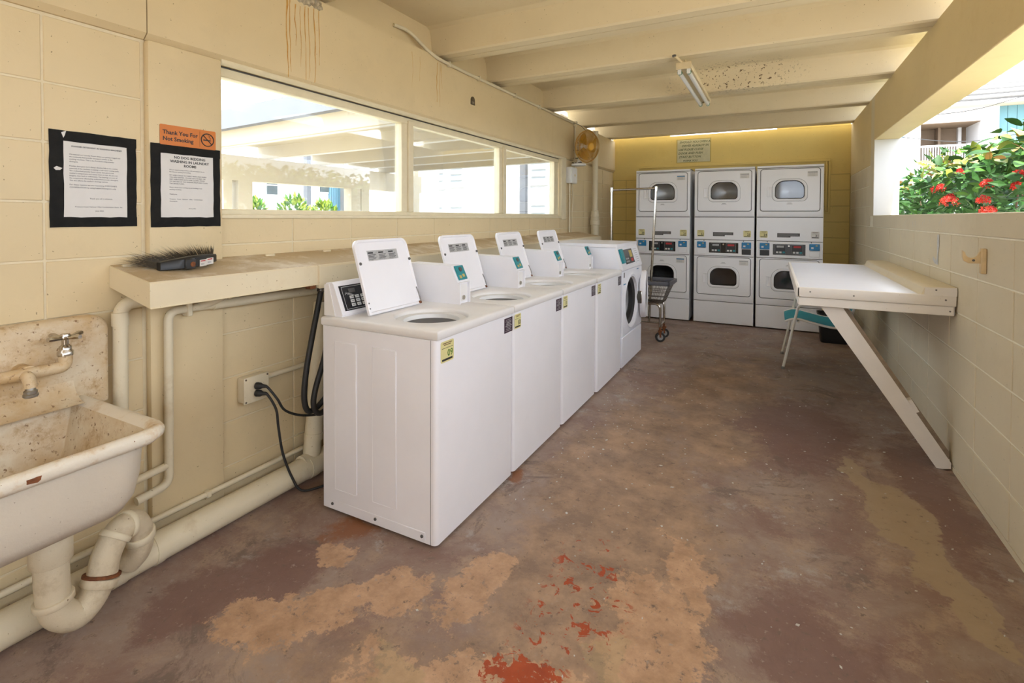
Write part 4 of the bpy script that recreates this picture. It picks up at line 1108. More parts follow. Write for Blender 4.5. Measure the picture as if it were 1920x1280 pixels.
# trap under the sink
tp = thing('drain_trap', (-1.96, .82, 0), 'fat painted U-bend drain trap under the sink', 'pipe')
TX = -1.945
path = spline([(TX, .700, .44), (TX, .700, .30), (TX, .702, .20), (TX, .712, .115), (TX, .755, .068), (TX - .005, .800, .085), (TX - .01, .832, .140), (TX - .02, .852, .200), (TX - .03, .892, .252), (TX - .045, .940, .250), (TX - .06, .968, .200), (TX - .075, .972, .130), (TX - .10, .950, .085)], 5)
MB().tube(path, .043, 16).build('bend', 'pipe_grimy', tp, 60)
MB().lathe([(.062, .46), (.060, .42), (.047, .385), (.046, .30)], 16, Matrix.Translation((TX, .70, -.02))).build('funnel', 'sink_apron', tp, 60)
def collar(parent, i, pth, r, w, mat, name='collar'):
    a, b = pth[i], pth[i + 1]; m_, l = along(a, b)
    return MB().lathe([(r - .012, 0), (r - .002, .001), (r, .004), (r, w - .004), (r - .002, w - .001), (r - .012, w)], 18, m_).build(name, mat, parent, 40)
collar(tp, 3, path, .053, .080, 'pipe_grimy'); collar(tp, 12, path, .051, .022, 'pipe_grimy'); collar(tp, 28, path, .053, .028, 'pipe_grimy')
MB().lathe([(.040, 0), (.0535, .001), (.0535, .009), (.040, .010)], 18, along(path[30], path[31])[0]).build('rust_ring', 'rust', tp, 40)
collar(tp, 38, path, .049, .020, 'pipe_paint'); collar(tp, 42, path, .048, .02, 'pipe_paint'); collar(tp, 50, path, .049, .03, 'pipe_paint')
# big waste pipe on the floor
dp = thing('floor_drain_pipe', (-2.085, 1.2, 0), 'long cream drain pipe lying along the foot of the wall', 'pipe')
MB().tube([(-2.085, -.6, .060), (-2.085, .8, .060), (-2.085, 1.95, .060)], .056, 18).build('pipe', 'pipe_paint', dp, 60)
MB().tube([(-2.085, 1.95, .060), (-2.085, 5.2, .060)], .056, 14).build('pipe', 'pipe_paint', dp, 60)
for y, w in ((.905, .045), (1.045, .03), (1.76, .05), (1.90, .04)):
    MB().lathe([(.05, 0), (.0595, .001), (.0595, w), (.05, w + .001)], 18, along((-2.085, y, .060), (-2.085, y + 1, .060))[0]).build('coupling', 'pipe_paint', dp, 40)
sp2 = thing('small_water_pipe', (-2.17, 1.0, .10), 'thin cream water pipe behind the floor drain pipe', 'pipe')
MB().tube([(-2.160, -.6, .128), (-2.160, 1.9, .128)], .012, 10).build('pipe', 'pipe_paint', sp2, 60)
for y in (.5, 1.3): box('strap', 'pipe_paint', sp2, -2.178, -2.145, y, y + .02, .114, .142, .003)
# standpipe behind the first washer
st = thing('standpipe', (-2.09, 1.85, .06), 'leaning cream standpipe rising beside the first washer', 'pipe')
MB().tube(bend([(-2.088, 1.735, .085), (-2.092, 1.80, .085), (-2.10, 1.822, .20), (-2.10, 1.883, .885)], .06), .043, 16).build('pipe', 'pipe_paint', st, 60)
MB().lathe([(.040, 0), (.0475, .001), (.0475, .035), (.040, .036)], 18, along((-2.10, 1.822, .18), (-2.10, 1.888, .93))[0]).build('coupling', 'pipe_paint', st, 40)
# supply pipes
s1 = thing('riser_pipe', (-2.15, .99, .70), 'cream riser pipe with an elbow between sink and shelf', 'pipe')
MB().tube(bend([(-2.158, .984, .28), (-2.158, .988, 1.002), (-2.150, 1.12, 1.006)], .05, 8), .024, 14).build('pipe', 'pipe_paint', s1, 60)
MB().lathe([(.02, 0), (.0275, .001), (.0275, .05), (.02, .051)], 14, Matrix.Translation((-2.158, .987, .92))).build('coupling', 'pipe_paint', s1, 40)
s2 = thing('branch_pipe', (-2.13, 1.3, .60), 'cream pipe under the shelf turning down the post to the sink', 'pipe')
zt = .946
MB().tube(bend([(-2.150, 1.03, .238), (-2.150, 1.148, .250), (-2.150, 1.150, .60), (-2.148, 1.150, zt), (-2.148, 1.30, zt), (-2.15, 2.10, .935)], .04, 8), .0165, 12).build('pipe', 'pipe_paint', s2, 60)
MB().tube([(-2.150, 1.02, .318), (-2.150, 1.148, .328)], .0145, 10).build('sink_branch', 'pipe_paint', s2, 60)
MB().tube([(-2.15, 1.33, zt), (-2.15, 2.10, .937)], .0215, 12).build('sleeve', 'pipe_paint', s2, 60)
MB().tube(spline([(-2.148, 1.27, zt + .002), (-2.135, 1.33, zt + .02), (-2.125, 1.39, zt + .05)], 5), .018, 10).build('branch_stub', 'pipe_paint', s2, 60)
MB().lathe([(.018, 0), (.02, .004), (.02, .014), (.012, .018), (.0001, .018)], 8, along((-2.125, 1.385, .985), (-2.06, 1.40, .985))[0]).build('plug_nut', 'pipe_paint', s2, 40)
for y, z in ((1.215, zt), ): box('pipe_clip', 'pipe_paint', s2, -2.172, -2.126, y, y + .02, z - .03, z + .03, .004)

# shelf along the wall
sh = thing('wall_shelf', (-2.07, 3.5, 1.05), 'long dusty ledge shelf running behind the washers', 'shelf')
xw, xf = AL + .001, -1.932
MB().prism([(xw, 1.062), (xf + .004, 1.003), (xf, 1.008), (xf, 1.090), (xf - .004, 1.0965), (xw, 1.142)], 'y', .975, 1.705).build('near_slab', 'shelf_paint', sh)
MB().prism([(xw, 1.045), (xf + .010, .985), (xf + .012, 1.088), (xf + .004, 1.096), (xw, 1.1425)], 'y', 1.706, 6.10).build('far_slab', 'shelf_paint', sh)
MB().prism([(xw, 1.1424), (xf - .004, 1.0967), (xf - .006, 1.0985), (xw, 1.1445)], 'y', .979, 6.095).build('dusty_top', 'shelf_top', sh)
for y in (1.0, 1.60, 1.95):
    box('tie_clip', 'shelf_paint', sh, xw - .001 + .03, xw + .045, y, y + .05, 1.135, 1.147, .003)
box('bracket', 'rust', sh, xf - .04, xf - .004, 1.665, 1.70, .985, 1.004, .003)

# broom head lying on the shelf
br = thing('broom_head', (-2.06, 1.20, 1.105), 'black push broom head with stiff brown bristles on the shelf', 'broom')
def bz_(x): return 1.0965 + (xf - x) / (xf - xw) * .046 if x < xf else 1.0965
P0, P1 = Vector((-2.070, 1.075, bz_(-2.05) + .004)), Vector((-2.085, 1.300, bz_(-2.05) + .022))
secs = []
for k in range(13):
    t_ = k / 12; c = P0.lerp(P1, t_) + Vector((.028 * math.sin(PI * t_), 0, -.004 * math.sin(PI * t_)))
    hh = .046 * (.62 + .38 * math.sin(PI * (t_ * .86 + .07))); ww = .042 * (.6 + .4 * math.sin(PI * (t_ * .9 + .05)))
    secs.append([(c.x + a * ww, c.y, c.z + b * hh) for a, b in ((.5, .1), (.5, .85), (.35, 1), (-.35, 1), (-.5, .85), (-.5, .1), (-.3, 0), (.3, 0))])
bb = MB().loops(secs, cap0=True, cap1=True).build('block', 'broom_black', br, 40)
MB().box(-2.056, -2.022, 1.148, 1.188, bz_(-2.05) + .004, bz_(-2.05) + .046, .004).build('handle_socket', 'broom_black', bb, 40)
MB().lathe([(.0001, 0), (.010, 0), (.010, .002), (.0001, .002)], 12, along((-2.0222, 1.175, bz_(-2.05) + .024), (-1.9, 1.175, bz_(-2.05) + .024))[0]).build('socket_hole', 'rust', bb)
for y0, y1, z0, m_ in ((1.205, 1.238, .012, 'paper'), (1.238, 1.272, .016, 'paper')):
    Ml_ = frame((-2.0285 - (y0 - 1.205) * .30, y0, bz_(-2.05) + z0), (-.26, 1, .05), (0, 0, 1))
    l_ = MB().box(0, y1 - y0, 0, .026, 0, .0012, M=Ml_).build('price_label', m_, br)
    MB().box(.004, y1 - y0 - .006, .019, .023, .0012, .0016, M=Ml_).build('label_print', 'red_print', l_)
    MB().box(.005, y1 - y0 - .012, .006, .012, .0012, .0016, M=Ml_).build('label_print', 'label_grey', l_)
vs = MB(); rb = random.Random(5)
for k in range(620):
    t_ = rb.random(); c = P0.lerp(P1, t_) + Vector((.012 * math.sin(PI * t_) - .012, 0, .016 + rb.uniform(-.008, .014)))
    fan = (t_ - .62) * 1.5; L_ = rb.uniform(.09, .125) * (1.1 - .35 * t_)
    if rb.random() < .015: L_ *= 1.35; 
    d = Vector((-.95 + abs(fan) * .25, fan * .95 + rb.gauss(0, .06), .22 + .35 * t_ + rb.gauss(0, .09))).normalized()
    e = c + d * L_; e.x = max(e.x, AL + .036 if e.y > 1.09 else AL + .008); e.z = max(e.z, bz_(e.x) + .002)
    s_ = d.orthogonal().normalized() * .0011; u_ = d.cross(s_)
    vs.add([c + s_, c - s_ * .5 + u_, c - s_ * .5 - u_, e], [(0, 1, 3), (1, 2, 3), (2, 0, 3)])
o = vs.build('bristles', 'bristle', br); o['kind'] = 'stuff'

# ================================================================== NOTICES AND SIGNS
FL_ = lambda x, y, z: frame((x, y, z), (0, 1, 0), (0, 0, 1))     # x -> +Y, y -> up, z -> +X
def tape(par, M_, x0, x1, y0, y1, z, nm='black_tape'):
    n = 9; top = []; 
    horiz = (x1 - x0) > (y1 - y0); pts = []
    for k in range(n + 1):
        t_ = k / n; j = random.uniform(-.0012, .0012)
        pts.append(((x0 + (x1 - x0) * t_, y1 + j) if horiz else (x1 + j, y0 + (y1 - y0) * t_)))
    for k in range(n, -1, -1):
        t_ = k / n; j = random.uniform(-.0012, .0012)
        pts.append(((x0 + (x1 - x0) * t_, y0 + j) if horiz else (x0 + j, y0 + (y1 - y0) * t_)))
    return MB().prism(pts, 'z', z, z + .0006, M_).build(nm, 'tape_black', par)
n1 = thing('notice', (AL, .935, 1.29), 'laundry powder notice in wide black tape, left of the two', 'notice', 'taped notices')
M1 = FL_(AL + .0012, .802, 1.289)
MB().box(.034, .240, .030, .308, 0, .0006, M=M1).build('paper_sheet', 'paper', n1)
tape(n1, M1, 0, .040, 0, .338, .0008); tape(n1, M1, .234, .266, 0, .330, .0008); tape(n1, M1, 0, .267, 0, .035, .0010); tape(n1, M1, 0, .267, .301, .338, .0010)
text('POWDER DETERGENT IN WASHING MACHINES', .0072, 'heading', 'ink', n1, M1 @ Matrix.Translation((.140, .283, .0007)), 'CENTER', .00015)
def para(par, M_, lines, x, y, size, step, mat='ink', align='LEFT', bold=0):
    for k, l in enumerate(lines): text(l, size, 'print', mat, par, M_ @ Matrix.Translation((x, y - k * step, .0007)), align, bold)
para(n1, M1, ['We noticed our Laundry Room drains are getting clogged and', 'we continually find powder detergent residue in the', 'washing machines. This is due Residents using powder', 'detergent.'], .056, .255, .0062, .0085)
para(n1, M1, ["Powder detergent don't always dissolve fully in the washer,", 'especially if the machine is making a cold water setting cycle.', 'The undissolved powder form a paste that gets in the', "washer's components and causes them to rust. As you can", 'imagine, they lead to malfunction. The bearings are one of', 'the components affected by undissolved powder detergent.', "This also affects the washer's drainage system."], .056, .214, .0062, .0085)
para(n1, M1, ["For these reasons we are requesting EVERYONE'S", 'COOPERATION by using Liquid Detergents only.'], .056, .148, .0070, .0095)
para(n1, M1, ['Thank you all in advance,'], .150, .100, .0070, .01, 'ink', 'CENTER')
para(n1, M1, ['Treasure Coast Harbour Villas Condominium Assoc. Inc.', 'June 2022'], .145, .070, .0064, .0145, 'ink', 'CENTER')
MB().prism([(.034, .330), (.048, .338), (.044, .322), (.040, .312)], 'z', .0018, .0022, M1).build('torn_tape', 'paper', n1)
MB().prism([(.012, .205), (.020, .212), (.036, .206), (.030, .199), (.018, .198)], 'z', .0018, .0022, M1).build('torn_tape', 'paper', n1)
n2 = thing('notice', (PX, 1.24, 1.29), 'no dog bedding notice in black tape below the orange sign', 'notice', 'taped notices')
M2 = FL_(PX + .0012, 1.103, 1.288)
MB().box(.030, .258, .030, .298, 0, .0006, M=M2).build('paper_sheet', 'paper', n2)
tape(n2, M2, 0, .037, -.004, .330, .0008); tape(n2, M2, .250, .280, 0, .330, .0008); tape(n2, M2, 0, .281, -.003, .036, .0010); tape(n2, M2, 0, .281, .294, .330, .0010)
para(n2, M2, ['NO DOG BEDDING', 'WASHING IN LAUNDRY', 'ROOMS'], .152, .276, .0145, .0165, 'ink', 'CENTER', .0004)
para(n2, M2, ['We are experiencing problems with our washers due to', 'Pet Owners washing Pet bedding.'], .070, .2275, .0062, .0085)
para(n2, M2, ['PET HAIR CLINGS TO FABRIC FIBERS AND WHEN', 'YOU ADD WATER... IT DOES GETS WORSE. THE', 'WET HAIR FORMS INTO HAIR CLUMPS, STICKS', 'TO THE SIDE OF THE WASHER DRUM AND CLOGS', 'THE DRAIN PUMPS.'], .070, .205, .0068, .0085)
para(n2, M2, ['Please refrain from washing any pet bedding in our', 'washing machines.'], .070, .156, .0064, .0085)
para(n2, M2, ['Thank you,'], .070, .128, .0066, .01)
para(n2, M2, ['Treasure   Coast   Harbour   Villas   Condominium', 'Association'], .070, .108, .0064, .0085)
para(n2, M2, ['January 2022'], .160, .070, .0056, .01, 'ink', 'CENTER')
ns = thing('no_smoking_sign', (PX, 1.25, 1.62), 'orange plastic sign reading Thank You For Not Smoking', 'sign')
M3 = FL_(PX + .0008, 1.138, 1.616)
sg = MB().prism(rrect(0, .226, 0, .081, .005, 4), 'z', 0, .0025, M3).build('sign_plate', 'orange_sign', ns)
text('Thank You For', .0225, 'lettering', 'ink', sg, M3 @ Matrix.Translation((.010, .044, .0027)), 'LEFT', .0006)
text('Not Smoking', .0225, 'lettering', 'ink', sg, M3 @ Matrix.Translation((.010, .018, .0027)), 'LEFT', .0006)
MB().box(.157, .1577, .008, .073, .0025, .003, M=M3).build('divider', 'ink_brown', sg)
B = MB(); cc = Vector((.190, .0405, .0029)); ring = [M3 @ (cc + Vector((.0265 * math.cos(k * 2 * PI / 32), .0265 * math.sin(k * 2 * PI / 32), 0))) for k in range(33)]
B.tube(ring, .0022, 6, False); B.tube([M3 @ (cc + Vector((-.018, .018, 0))), M3 @ (cc + Vector((.018, -.018, 0)))], .002, 6)
B.box(cc.x - .018, cc.x + .014, cc.y - .004, cc.y + .001, .0025, .0032, M=M3); B.build('prohibition_symbol', 'ink', sg)
MB().tube([M3 @ (cc + Vector(q)) for q in ((.010, .003, 0), (.014, .008, 0), (.006, .012, 0), (.012, .018, 0), (.002, .019, 0))], .0011, 5).build('smoke_symbol', 'ink', sg)
hs = thing('handwritten_sign', (-1.03, YB, 2.13), 'faded handwritten dryer sign on yellow paper high on the wall', 'sign')
M4 = frame((-1.256, YB - .0022, 2.122), (1, 0, 0), (0, 0, 1))
MB().box(-.012, .456, -.006, .334, 0, .0008, M=M4).build('backing_card', 'gold_label', hs)
pp = MB().box(0, .444, .004, .324, .0008, .0016, M=M4).build('paper_sheet', 'paper_yellow', hs)
for k, (l, x) in enumerate((('SHOULD YOU OPEN A', .030), ('DRYER ALREADY IN', .060), ('USE PLEASE CLOSE', .012), ('DOOR AND PUSH', .012), ('START BUTTON.', .022), ('THANK YOU', .075))):
    text(l, .0405 if k < 5 else .034, 'handwriting', 'ink_olive', pp, M4 @ Matrix.Translation((x, .277 - k * .053, .0017)), 'LEFT', .0006, .35)
pl = thing('wall_plate', (PX, 3.49, 2.24), 'small dark arched metal plate on the wall above the window', 'plate')
Mq = FL_(PX + .0005, 3.455, 2.235)
MB().prism(rrect(0, .060, 0, .066, (.004, .028, .028, .004), 6), 'z', 0, .004, Mq).build('plate', 'steel_dark', pl)
MB().box(.014, .044, .008, .026, .004, .006, M=Mq).build('slot', 'galvanised', pl)

# ================================================================== POWER OUTLET, CORDS, HOSES
ob_ = thing('outlet_box', (-2.17, 1.54, .52), 'cream surface-mounted outlet box with two black plugs', 'outlet')
bx_ = box('box', 'pipe_paint', ob_, AL + .001, -2.156, 1.476, 1.600, .462, .580, .008, 2)
box('cover_plate', 'pipe_paint', ob_, -2.157, -2.149, 1.473, 1.603, .459, .583, .006, 2)
for y in (1.483, 1.593):
    for z in (.469, .573): MB().lathe([(.0001, 0), (.005, 0), (.004, .002), (.0001, .002)], 8, along((-2.149, y, z), (-2.1, y, z))[0]).build('screw', 'chrome', ob_)
oc = thing('conduit_run', (-2.19, 1.8, .55), 'thin conduit leading right from the outlet box', 'conduit')
MB().tube([(-2.188, 1.600, .548), (-2.188, 2.5, .553)], .0125, 10).build('conduit', 'pipe_paint', oc, 60)
for i, (z, pts, lab) in enumerate(((.535, [(-2.10, 1.555, .53), (-2.07, 1.585, .47), (-2.06, 1.62, .405), (-2.05, 1.70, .355), (-2.02, 1.79, .335), (-1.95, 1.86, .36), (-1.88, 1.93, .42)], 'upper black power cord curving to the first washer'),
                              (.500, [(-2.10, 1.555, .495), (-2.075, 1.583, .42), (-2.07, 1.592, .33), (-2.06, 1.608, .20), (-2.03, 1.635, .08), (-2.00, 1.665, .012), (-1.95, 1.74, .009), (-1.90, 1.84, .009)], 'lower black power cord hanging down to the floor'))):
    t = thing('power_cord', (-2.1, 1.55, z), lab, 'cord', 'black power cords at the outlet')
    MB().tube(spline([(-2.118, 1.542, z)] + pts, 6), .0058, 8).build('cord', 'rubber', t, 60)
    MB().lathe([(.015, 0), (.0165, .006), (.015, .022), (.009, .034), (.007, .050)], 12, along((-2.148, 1.532, z), (-2.105, 1.551, z - .002))[0]).build('plug', 'rubber', t, 40)
for i, (pts, lab) in enumerate((([(-2.0, 1.79, .985), (-1.995, 1.765, .90), (-1.99, 1.725, .76), (-1.985, 1.683, .60), (-1.985, 1.668, .47), (-1.98, 1.685, .395), (-1.97, 1.735, .40), (-1.95, 1.80, .47), (-1.92, 1.88, .60), (-1.88, 1.95, .70)], 'black hose in a long loop, outermost beside the washer'),
                                 ([(-1.985, 1.83, .975), (-1.965, 1.81, .86), (-1.95, 1.765, .66), (-1.95, 1.705, .50), (-1.952, 1.696, .42), (-1.945, 1.725, .375), (-1.93, 1.80, .40), (-1.90, 1.88, .43), (-1.86, 1.95, .5)], 'black hose in a tighter inner loop beside the washer'))):
    t = thing('washer_hose', (-1.97, 1.75, .36), lab, 'hose', 'black washer hoses')
    MB().tube(spline(pts, 7), .0135, 10).build('hose', 'rubber', t, 60)
    MB().lathe([(.014, 0), (.019, .002), (.019, .03), (.014, .034)], 12, along(pts[0], pts[1])[0]).build('fitting', 'steel_dark', t, 40)

# ================================================================== LAUNDRY CART
ct = thing('laundry_cart', (-1.34, 5.58, 0), 'chrome wire laundry cart with tall hanging rail by the dryers', 'cart')
CX0, CX1, CY0, CY1 = -1.74, -.965, 5.39, 5.79
zr, zb = .635, .415
wires = []
def rectl(d, z): return [(CX0 + d * 1.15, CY0 + d, z), (CX1 - d * 1.15, CY0 + d, z), (CX1 - d * 1.15, CY1 - d, z), (CX0 + d * 1.15, CY1 - d, z)]
B = MB(); D = .075
for k in range(6):
    t_ = k / 5; l = rectl(D * (1 - t_), zb + (zr - .02 - zb) * t_); B.tube(bend(l + [l[0]], .03, 3), .0024, 5)
nx, ny = 20, 11
for k in range(nx + 1):
    t_ = k / nx
    a0, b0 = Vector(rectl(0, zr)[0]).lerp(Vector(rectl(0, zr)[1]), t_), Vector(rectl(D, zb)[0]).lerp(Vector(rectl(D, zb)[1]), t_)
    a1, b1 = Vector(rectl(0, zr)[3]).lerp(Vector(rectl(0, zr)[2]), t_), Vector(rectl(D, zb)[3]).lerp(Vector(rectl(D, zb)[2]), t_)
    B.tube([a0, b0, b1, a1], .0020, 5)
for k in range(ny + 1):
    t_ = k / ny
    a0, b0 = Vector(rectl(0, zr)[0]).lerp(Vector(rectl(0, zr)[3]), t_), Vector(rectl(D, zb)[0]).lerp(Vector(rectl(D, zb)[3]), t_)
    a1, b1 = Vector(rectl(0, zr)[1]).lerp(Vector(rectl(0, zr)[2]), t_), Vector(rectl(D, zb)[1]).lerp(Vector(rectl(D, zb)[2]), t_)
    B.tube([a0, b0, b1, a1], .0020, 5)
B.build('wire_basket', 'steel_dark', ct, 60)
B = MB(); l = [Vector(q) for q in rectl(-.004, zr)]
for a, b in zip(l, l[1:] + l[:1]):
    m_, L_ = along(a, b); d_ = (b - a).normalized(); s_ = Vector((0, 0, 1)).cross(d_)
    B.box(-.012, L_ + .012, -.012, .012, -.022, .022, .007, 2, frame(a, d_, s_) @ Matrix.Identity(4))
B.build('bumper', 'grey_bumper', ct, 50)
for y in (CY0 + .09, CY1 - .09):
    fr = MB().tube(bend([(CX0 + .13, y, .16), (CX0 + .13, y, .405), (CX1 - .10, y, .405), (CX1 - .10, y, .16)], .06, 6), .0125, 10).build('side_frame', 'chrome', ct, 60)
MB().tube([(CX0 + .13, CY0 + .09, .185), (CX0 + .13, CY1 - .09, .185)], .010, 8).build('cross_bar', 'chrome', ct, 60)
MB().tube([(CX1 - .10, CY0 + .09, .185), (CX1 - .10, CY1 - .09, .185)], .010, 8).build('cross_bar', 'chrome', ct, 60)
MB().tube([(CX0 + .13, 5.58, .185), (CX1 - .10, 5.58, .185)], .010, 8).build('lower_rail', 'chrome', ct, 60)
for x0, x1 in ((-1.205, -1.138), (-1.640, -1.632)):
    ps = MB().tube([(x0, 5.58, .185), (x1, 5.58, 1.655)], .0125, 12).build('hanging_post', 'chrome', ct, 60)
    MB().lathe([(.013, 0), (.018, .002), (.018, .05), (.010, .058), (.0001, .058)], 12, Matrix.Translation((x1, 5.58, 1.615))).build('corner_fitting', 'chrome', ps, 40)
MB().tube([(-1.635, 5.58, 1.637), (-1.138, 5.58, 1.647)], .0115, 12).build('hanging_rail', 'rust' if False else 'chrome', ct, 60)
for x in (CX0 + .13, CX1 - .10):
    for y in (CY0 + .09, CY1 - .09):
        w_ = MB().lathe([(.018, -.014), (.046, -.014), (.052, -.008), (.052, .008), (.046, .014), (.018, .014)], 24, Matrix.Translation((x, y + .012, .0525)) @ Matrix.Rotation(PI / 2, 4, 'X') @ Matrix.Rotation(.3, 4, 'Y')).build('caster_wheel', 'rubber', ct, 40)
        MB().lathe([(.0001, -.016), (.03, -.016), (.03, .016), (.0001, .016)], 16, Matrix.Translation((x, y + .012, .0525)) @ Matrix.Rotation(PI / 2, 4, 'X') @ Matrix.Rotation(.3, 4, 'Y')).build('wheel_hub', 'galvanised', w_, 40)
        B = MB(); B.box(x - .02, x + .02, y - .014, y + .038, .108, .125, .003)
        for s_ in (-.006, .028): B.box(x - .014, x + .014, y + s_, y + s_ + .003, .05, .11)
        B.tube([(x, y, .12), (x, y, .17)], .012, 8); B.build('caster_fork', 'rust', w_, 40)

# ================================================================== FOLDING TABLE ON THE RIGHT WALL
tb = thing('folding_table', (.5, 4.3, .80), 'white wall-mounted laundry folding table with a slanted brace', 'table')
TY0, TY1, TX0 = 3.372, 5.27, .122
box('table_top', 'table_white', tb, TX0 + .006, AR - .002, TY0 + .006, TY1 - .006, .900, .926, .004, 2)
box('front_edge', 'table_edge', tb, TX0, AR - .004, TY0 - .002, TY0 + .018, .872, .9285, .006, 2)
box('side_edge', 'table_edge', tb, TX0 - .002, TX0 + .018, TY0 - .002, TY1, .872, .9285, .006, 2)
box('far_edge', 'table_edge', tb, TX0, AR - .004, TY1 - .018, TY1, .872, .9285, .006, 2)
box('front_apron', 'table_edge', tb, TX0 + .010, AR - .012, TY0 + .006, TY0 + .030, .822, .8715, .003)
box('side_apron', 'table_edge', tb, TX0 + .008, TX0 + .032, TY0 + .020, TY1 - .02, .822, .8715, .003)
box('wall_cleat', 'table_edge', tb, AR - .04, AR - .002, TY0 + .035, TY1 - .04, .822, .899)
MB().prism([(AR - .002, .9262), (.690, .9262), (.702, .934), (.712, .962), (.724, .969), (AR - .002, .972)], 'y', TY0 + .004, TY1 - .006).build('wall_riser', 'table_riser', tb, 40)
MB().prism([(AR - .003, .926), (.712, .926), (.714, .966), (AR - .003, .970)], 'y', TY0 - .002, TY0 + .016).build('riser_end', 'table_edge', tb)
for x, z in ((.19, .905), (.40, .897), (.76, .955), (.80, .905), (.82, .846)):
    MB().lathe([(.0001, 0), (.0045, 0), (.0045, .0015), (.0001, .0015)], 8, along((x, TY0 - .002 if z > .872 else TY0 + .006, z), (x, TY0 - 1, z))[0]).build('screw', 'steel_dark', tb)
brc = MB().prism([(.243, .823), (.352, .823), (AR - .006, .045), (AR - .006, .012), (.805, .004), (.782, .004)], 'y', 3.402, 3.440).build('brace', 'brace_wood', tb)
MB().prism([(.272, .823), (.375, .823), (AR - .004, .085), (AR - .004, .03), (.80, .03)], 'y', 3.4405, 3.462).build('brace_backer', 'raw_wood', brc)
MB().prism([(.655, .345), (.672, .352), (.705, .292), (.690, .284)], 'y', 3.395, 3.458).build('splinter_block', 'brace_wood', brc)
box('foot_block', 'brace_wood', brc, AR - .028, AR - .002, 3.438, 3.52, .002, .05, .003)

# chair pushed under the table
ch = thing('patio_chair', (.35, 5.30, 0), 'white tube frame chair with a teal sling seat under the table', 'chair')
for y in (5.030, 5.585):
    fr = MB().tube(bend([(.085, y, .008), (.196, y, .560), (.230, y, .580), (.530, y, .588), (.572, y, .555), (.775, y, .008)], .05, 6), .0115, 10).build('side_frame', 'chair_frame', ch, 60)
    for x in (.085, .775): MB().lathe([(.0135, 0), (.0135, .022), (.0115, .024)], 10, Matrix.Translation((x, y, 0))).build('foot_cap', 'galvanised', fr, 40)
prof = spline([(.098, 0, .418), (.140, 0, .438), (.195, 0, .447), (.30, 0, .425), (.44, 0, .398), (.520, 0, .408), (.570, 0, .480), (.615, 0, .60), (.66, 0, .735)], 6)
for y in (5.053, 5.562):
    MB().tube([(q.x, y, q.z) for q in prof], .010, 8).build('seat_rail', 'chair_frame', ch, 60)
B = MB(); rows = [[(q.x, 5.058 + (5.557 - 5.058) * k / 6, q.z - .012 * math.sin(PI * k / 6)) for k in range(7)] for q in prof]
vs = [p_ for r_ in rows for p_ in r_]
B.add(vs, [(i * 7 + k, i * 7 + k + 1, (i + 1) * 7 + k + 1, (i + 1) * 7 + k) for i in range(len(rows) - 1) for k in range(6)])
so = B.build('sling', 'teal_fabric', ch, 60)
sm = so.modifiers.new('thick', 'SOLIDIFY'); sm.thickness = .004
for x, z in ((.20, .435), (.50, .41)): MB().tube([(x, 5.03, z - .012), (x, 5.585, z - .012)], .009, 8).build('cross_bar', 'chair_frame', ch, 60)

bn = thing('waste_bin', (.58, 6.38, 0), 'black plastic waste bin standing behind the chair', 'bin')
def bl_(d, z, r=.04): return [(x, y, z) for x, y in rrect(.43 + d, .73 - d, 6.26 + d, 6.50 - d, r, 5)]
B = MB(); B.loops([bl_(.03, .002), bl_(.028, .012), bl_(.006, .29), bl_(-.004, .292), bl_(-.004, .312), bl_(.004, .312), bl_(.010, .29), bl_(.034, .015)], cap0=True, cap1=True)
B.build('body', 'bin_black', bn, 40)

# bracket on the right wall
hk = thing('rod_bracket', (AR, 2.995, 1.08), 'tan wooden rod bracket screwed to the right wall', 'bracket')
hx = AR - .0006
MB().box(hx - .020, hx, 2.978, 3.006, 1.082, 1.196, .003).build('back_plate', 'tan_hook', hk, 40)
arc = [(hx - .050 + .024 * math.cos(a), 1.176 + .024 * math.sin(a)) for a in [PI * (1.0 + k / 8 * .92) for k in range(9)]]
poly = [(hx - .018, 1.128), (hx - .060, 1.128), (hx - .078, 1.138), (hx - .083, 1.156), (hx - .083, 1.186), (hx - .074, 1.176)] + arc[1:] + [(hx - .018, 1.19)]
MB().prism(poly, 'y', 2.984, 3.000).build('cradle_arm', 'tan_hook', hk, 40)
MB().lathe([(.0001, 0), (.0055, 0), (.0055, .001), (.0001, .001)], 8, along((hx - .045, 2.9838, 1.142), (hx - .045, 2, 1.142))[0]).build('screw_hole', 'seam_dark', hk)

# ================================================================== LIGHT FITTING, FAN, CONDUITS
lf = thing('tube_light', (-.60, 4.48, 2.40), 'twin fluorescent tube batten hung under the ceiling ribs', 'light')
box('batten', 'fixture_paint', lf, -.650, -.548, 3.868, 5.095, 2.425, 2.462, .004)
box('end_cap', 'fixture_paint', lf, -.654, -.544, 3.856, 3.870, 2.415, 2.466, .003); box('end_cap', 'fixture_paint', lf, -.654, -.544, 5.093, 5.107, 2.415, 2.466, .003)
for x in (-.631, -.567):
    tb_ = MB().tube([(x, 3.89, 2.398), (x, 5.075, 2.398)], .0155, 14).build('tube', 'tube_glass', lf, 60)
    for y0, y1 in ((3.884, 3.900), (5.064, 5.080)): MB().tube([(x, y0, 2.398), (x, y1, 2.398)], .0172, 14).build('tube_cap', 'green_tip', tb_, 40)
    for y in (3.870, 5.082): box('lamp_holder', 'white_plastic', lf, x - .013, x + .013, y, y + .014, 2.382, 2.428, .004)
hb_ = MB().tube([(-.655, 3.79, 2.503), (-.640, 3.82, 2.490), (-.607, 3.885, 2.462)], .010, 8).build('hanger_conduit', 'fixture_paint', lf, 60)
MB().lathe([(.0001, 0), (.014, 0), (.014, .012), (.0001, .012)], 10, Matrix.Translation((-.655, 3.79, 2.492))).build('hanger_end', 'seam_dark', hb_)
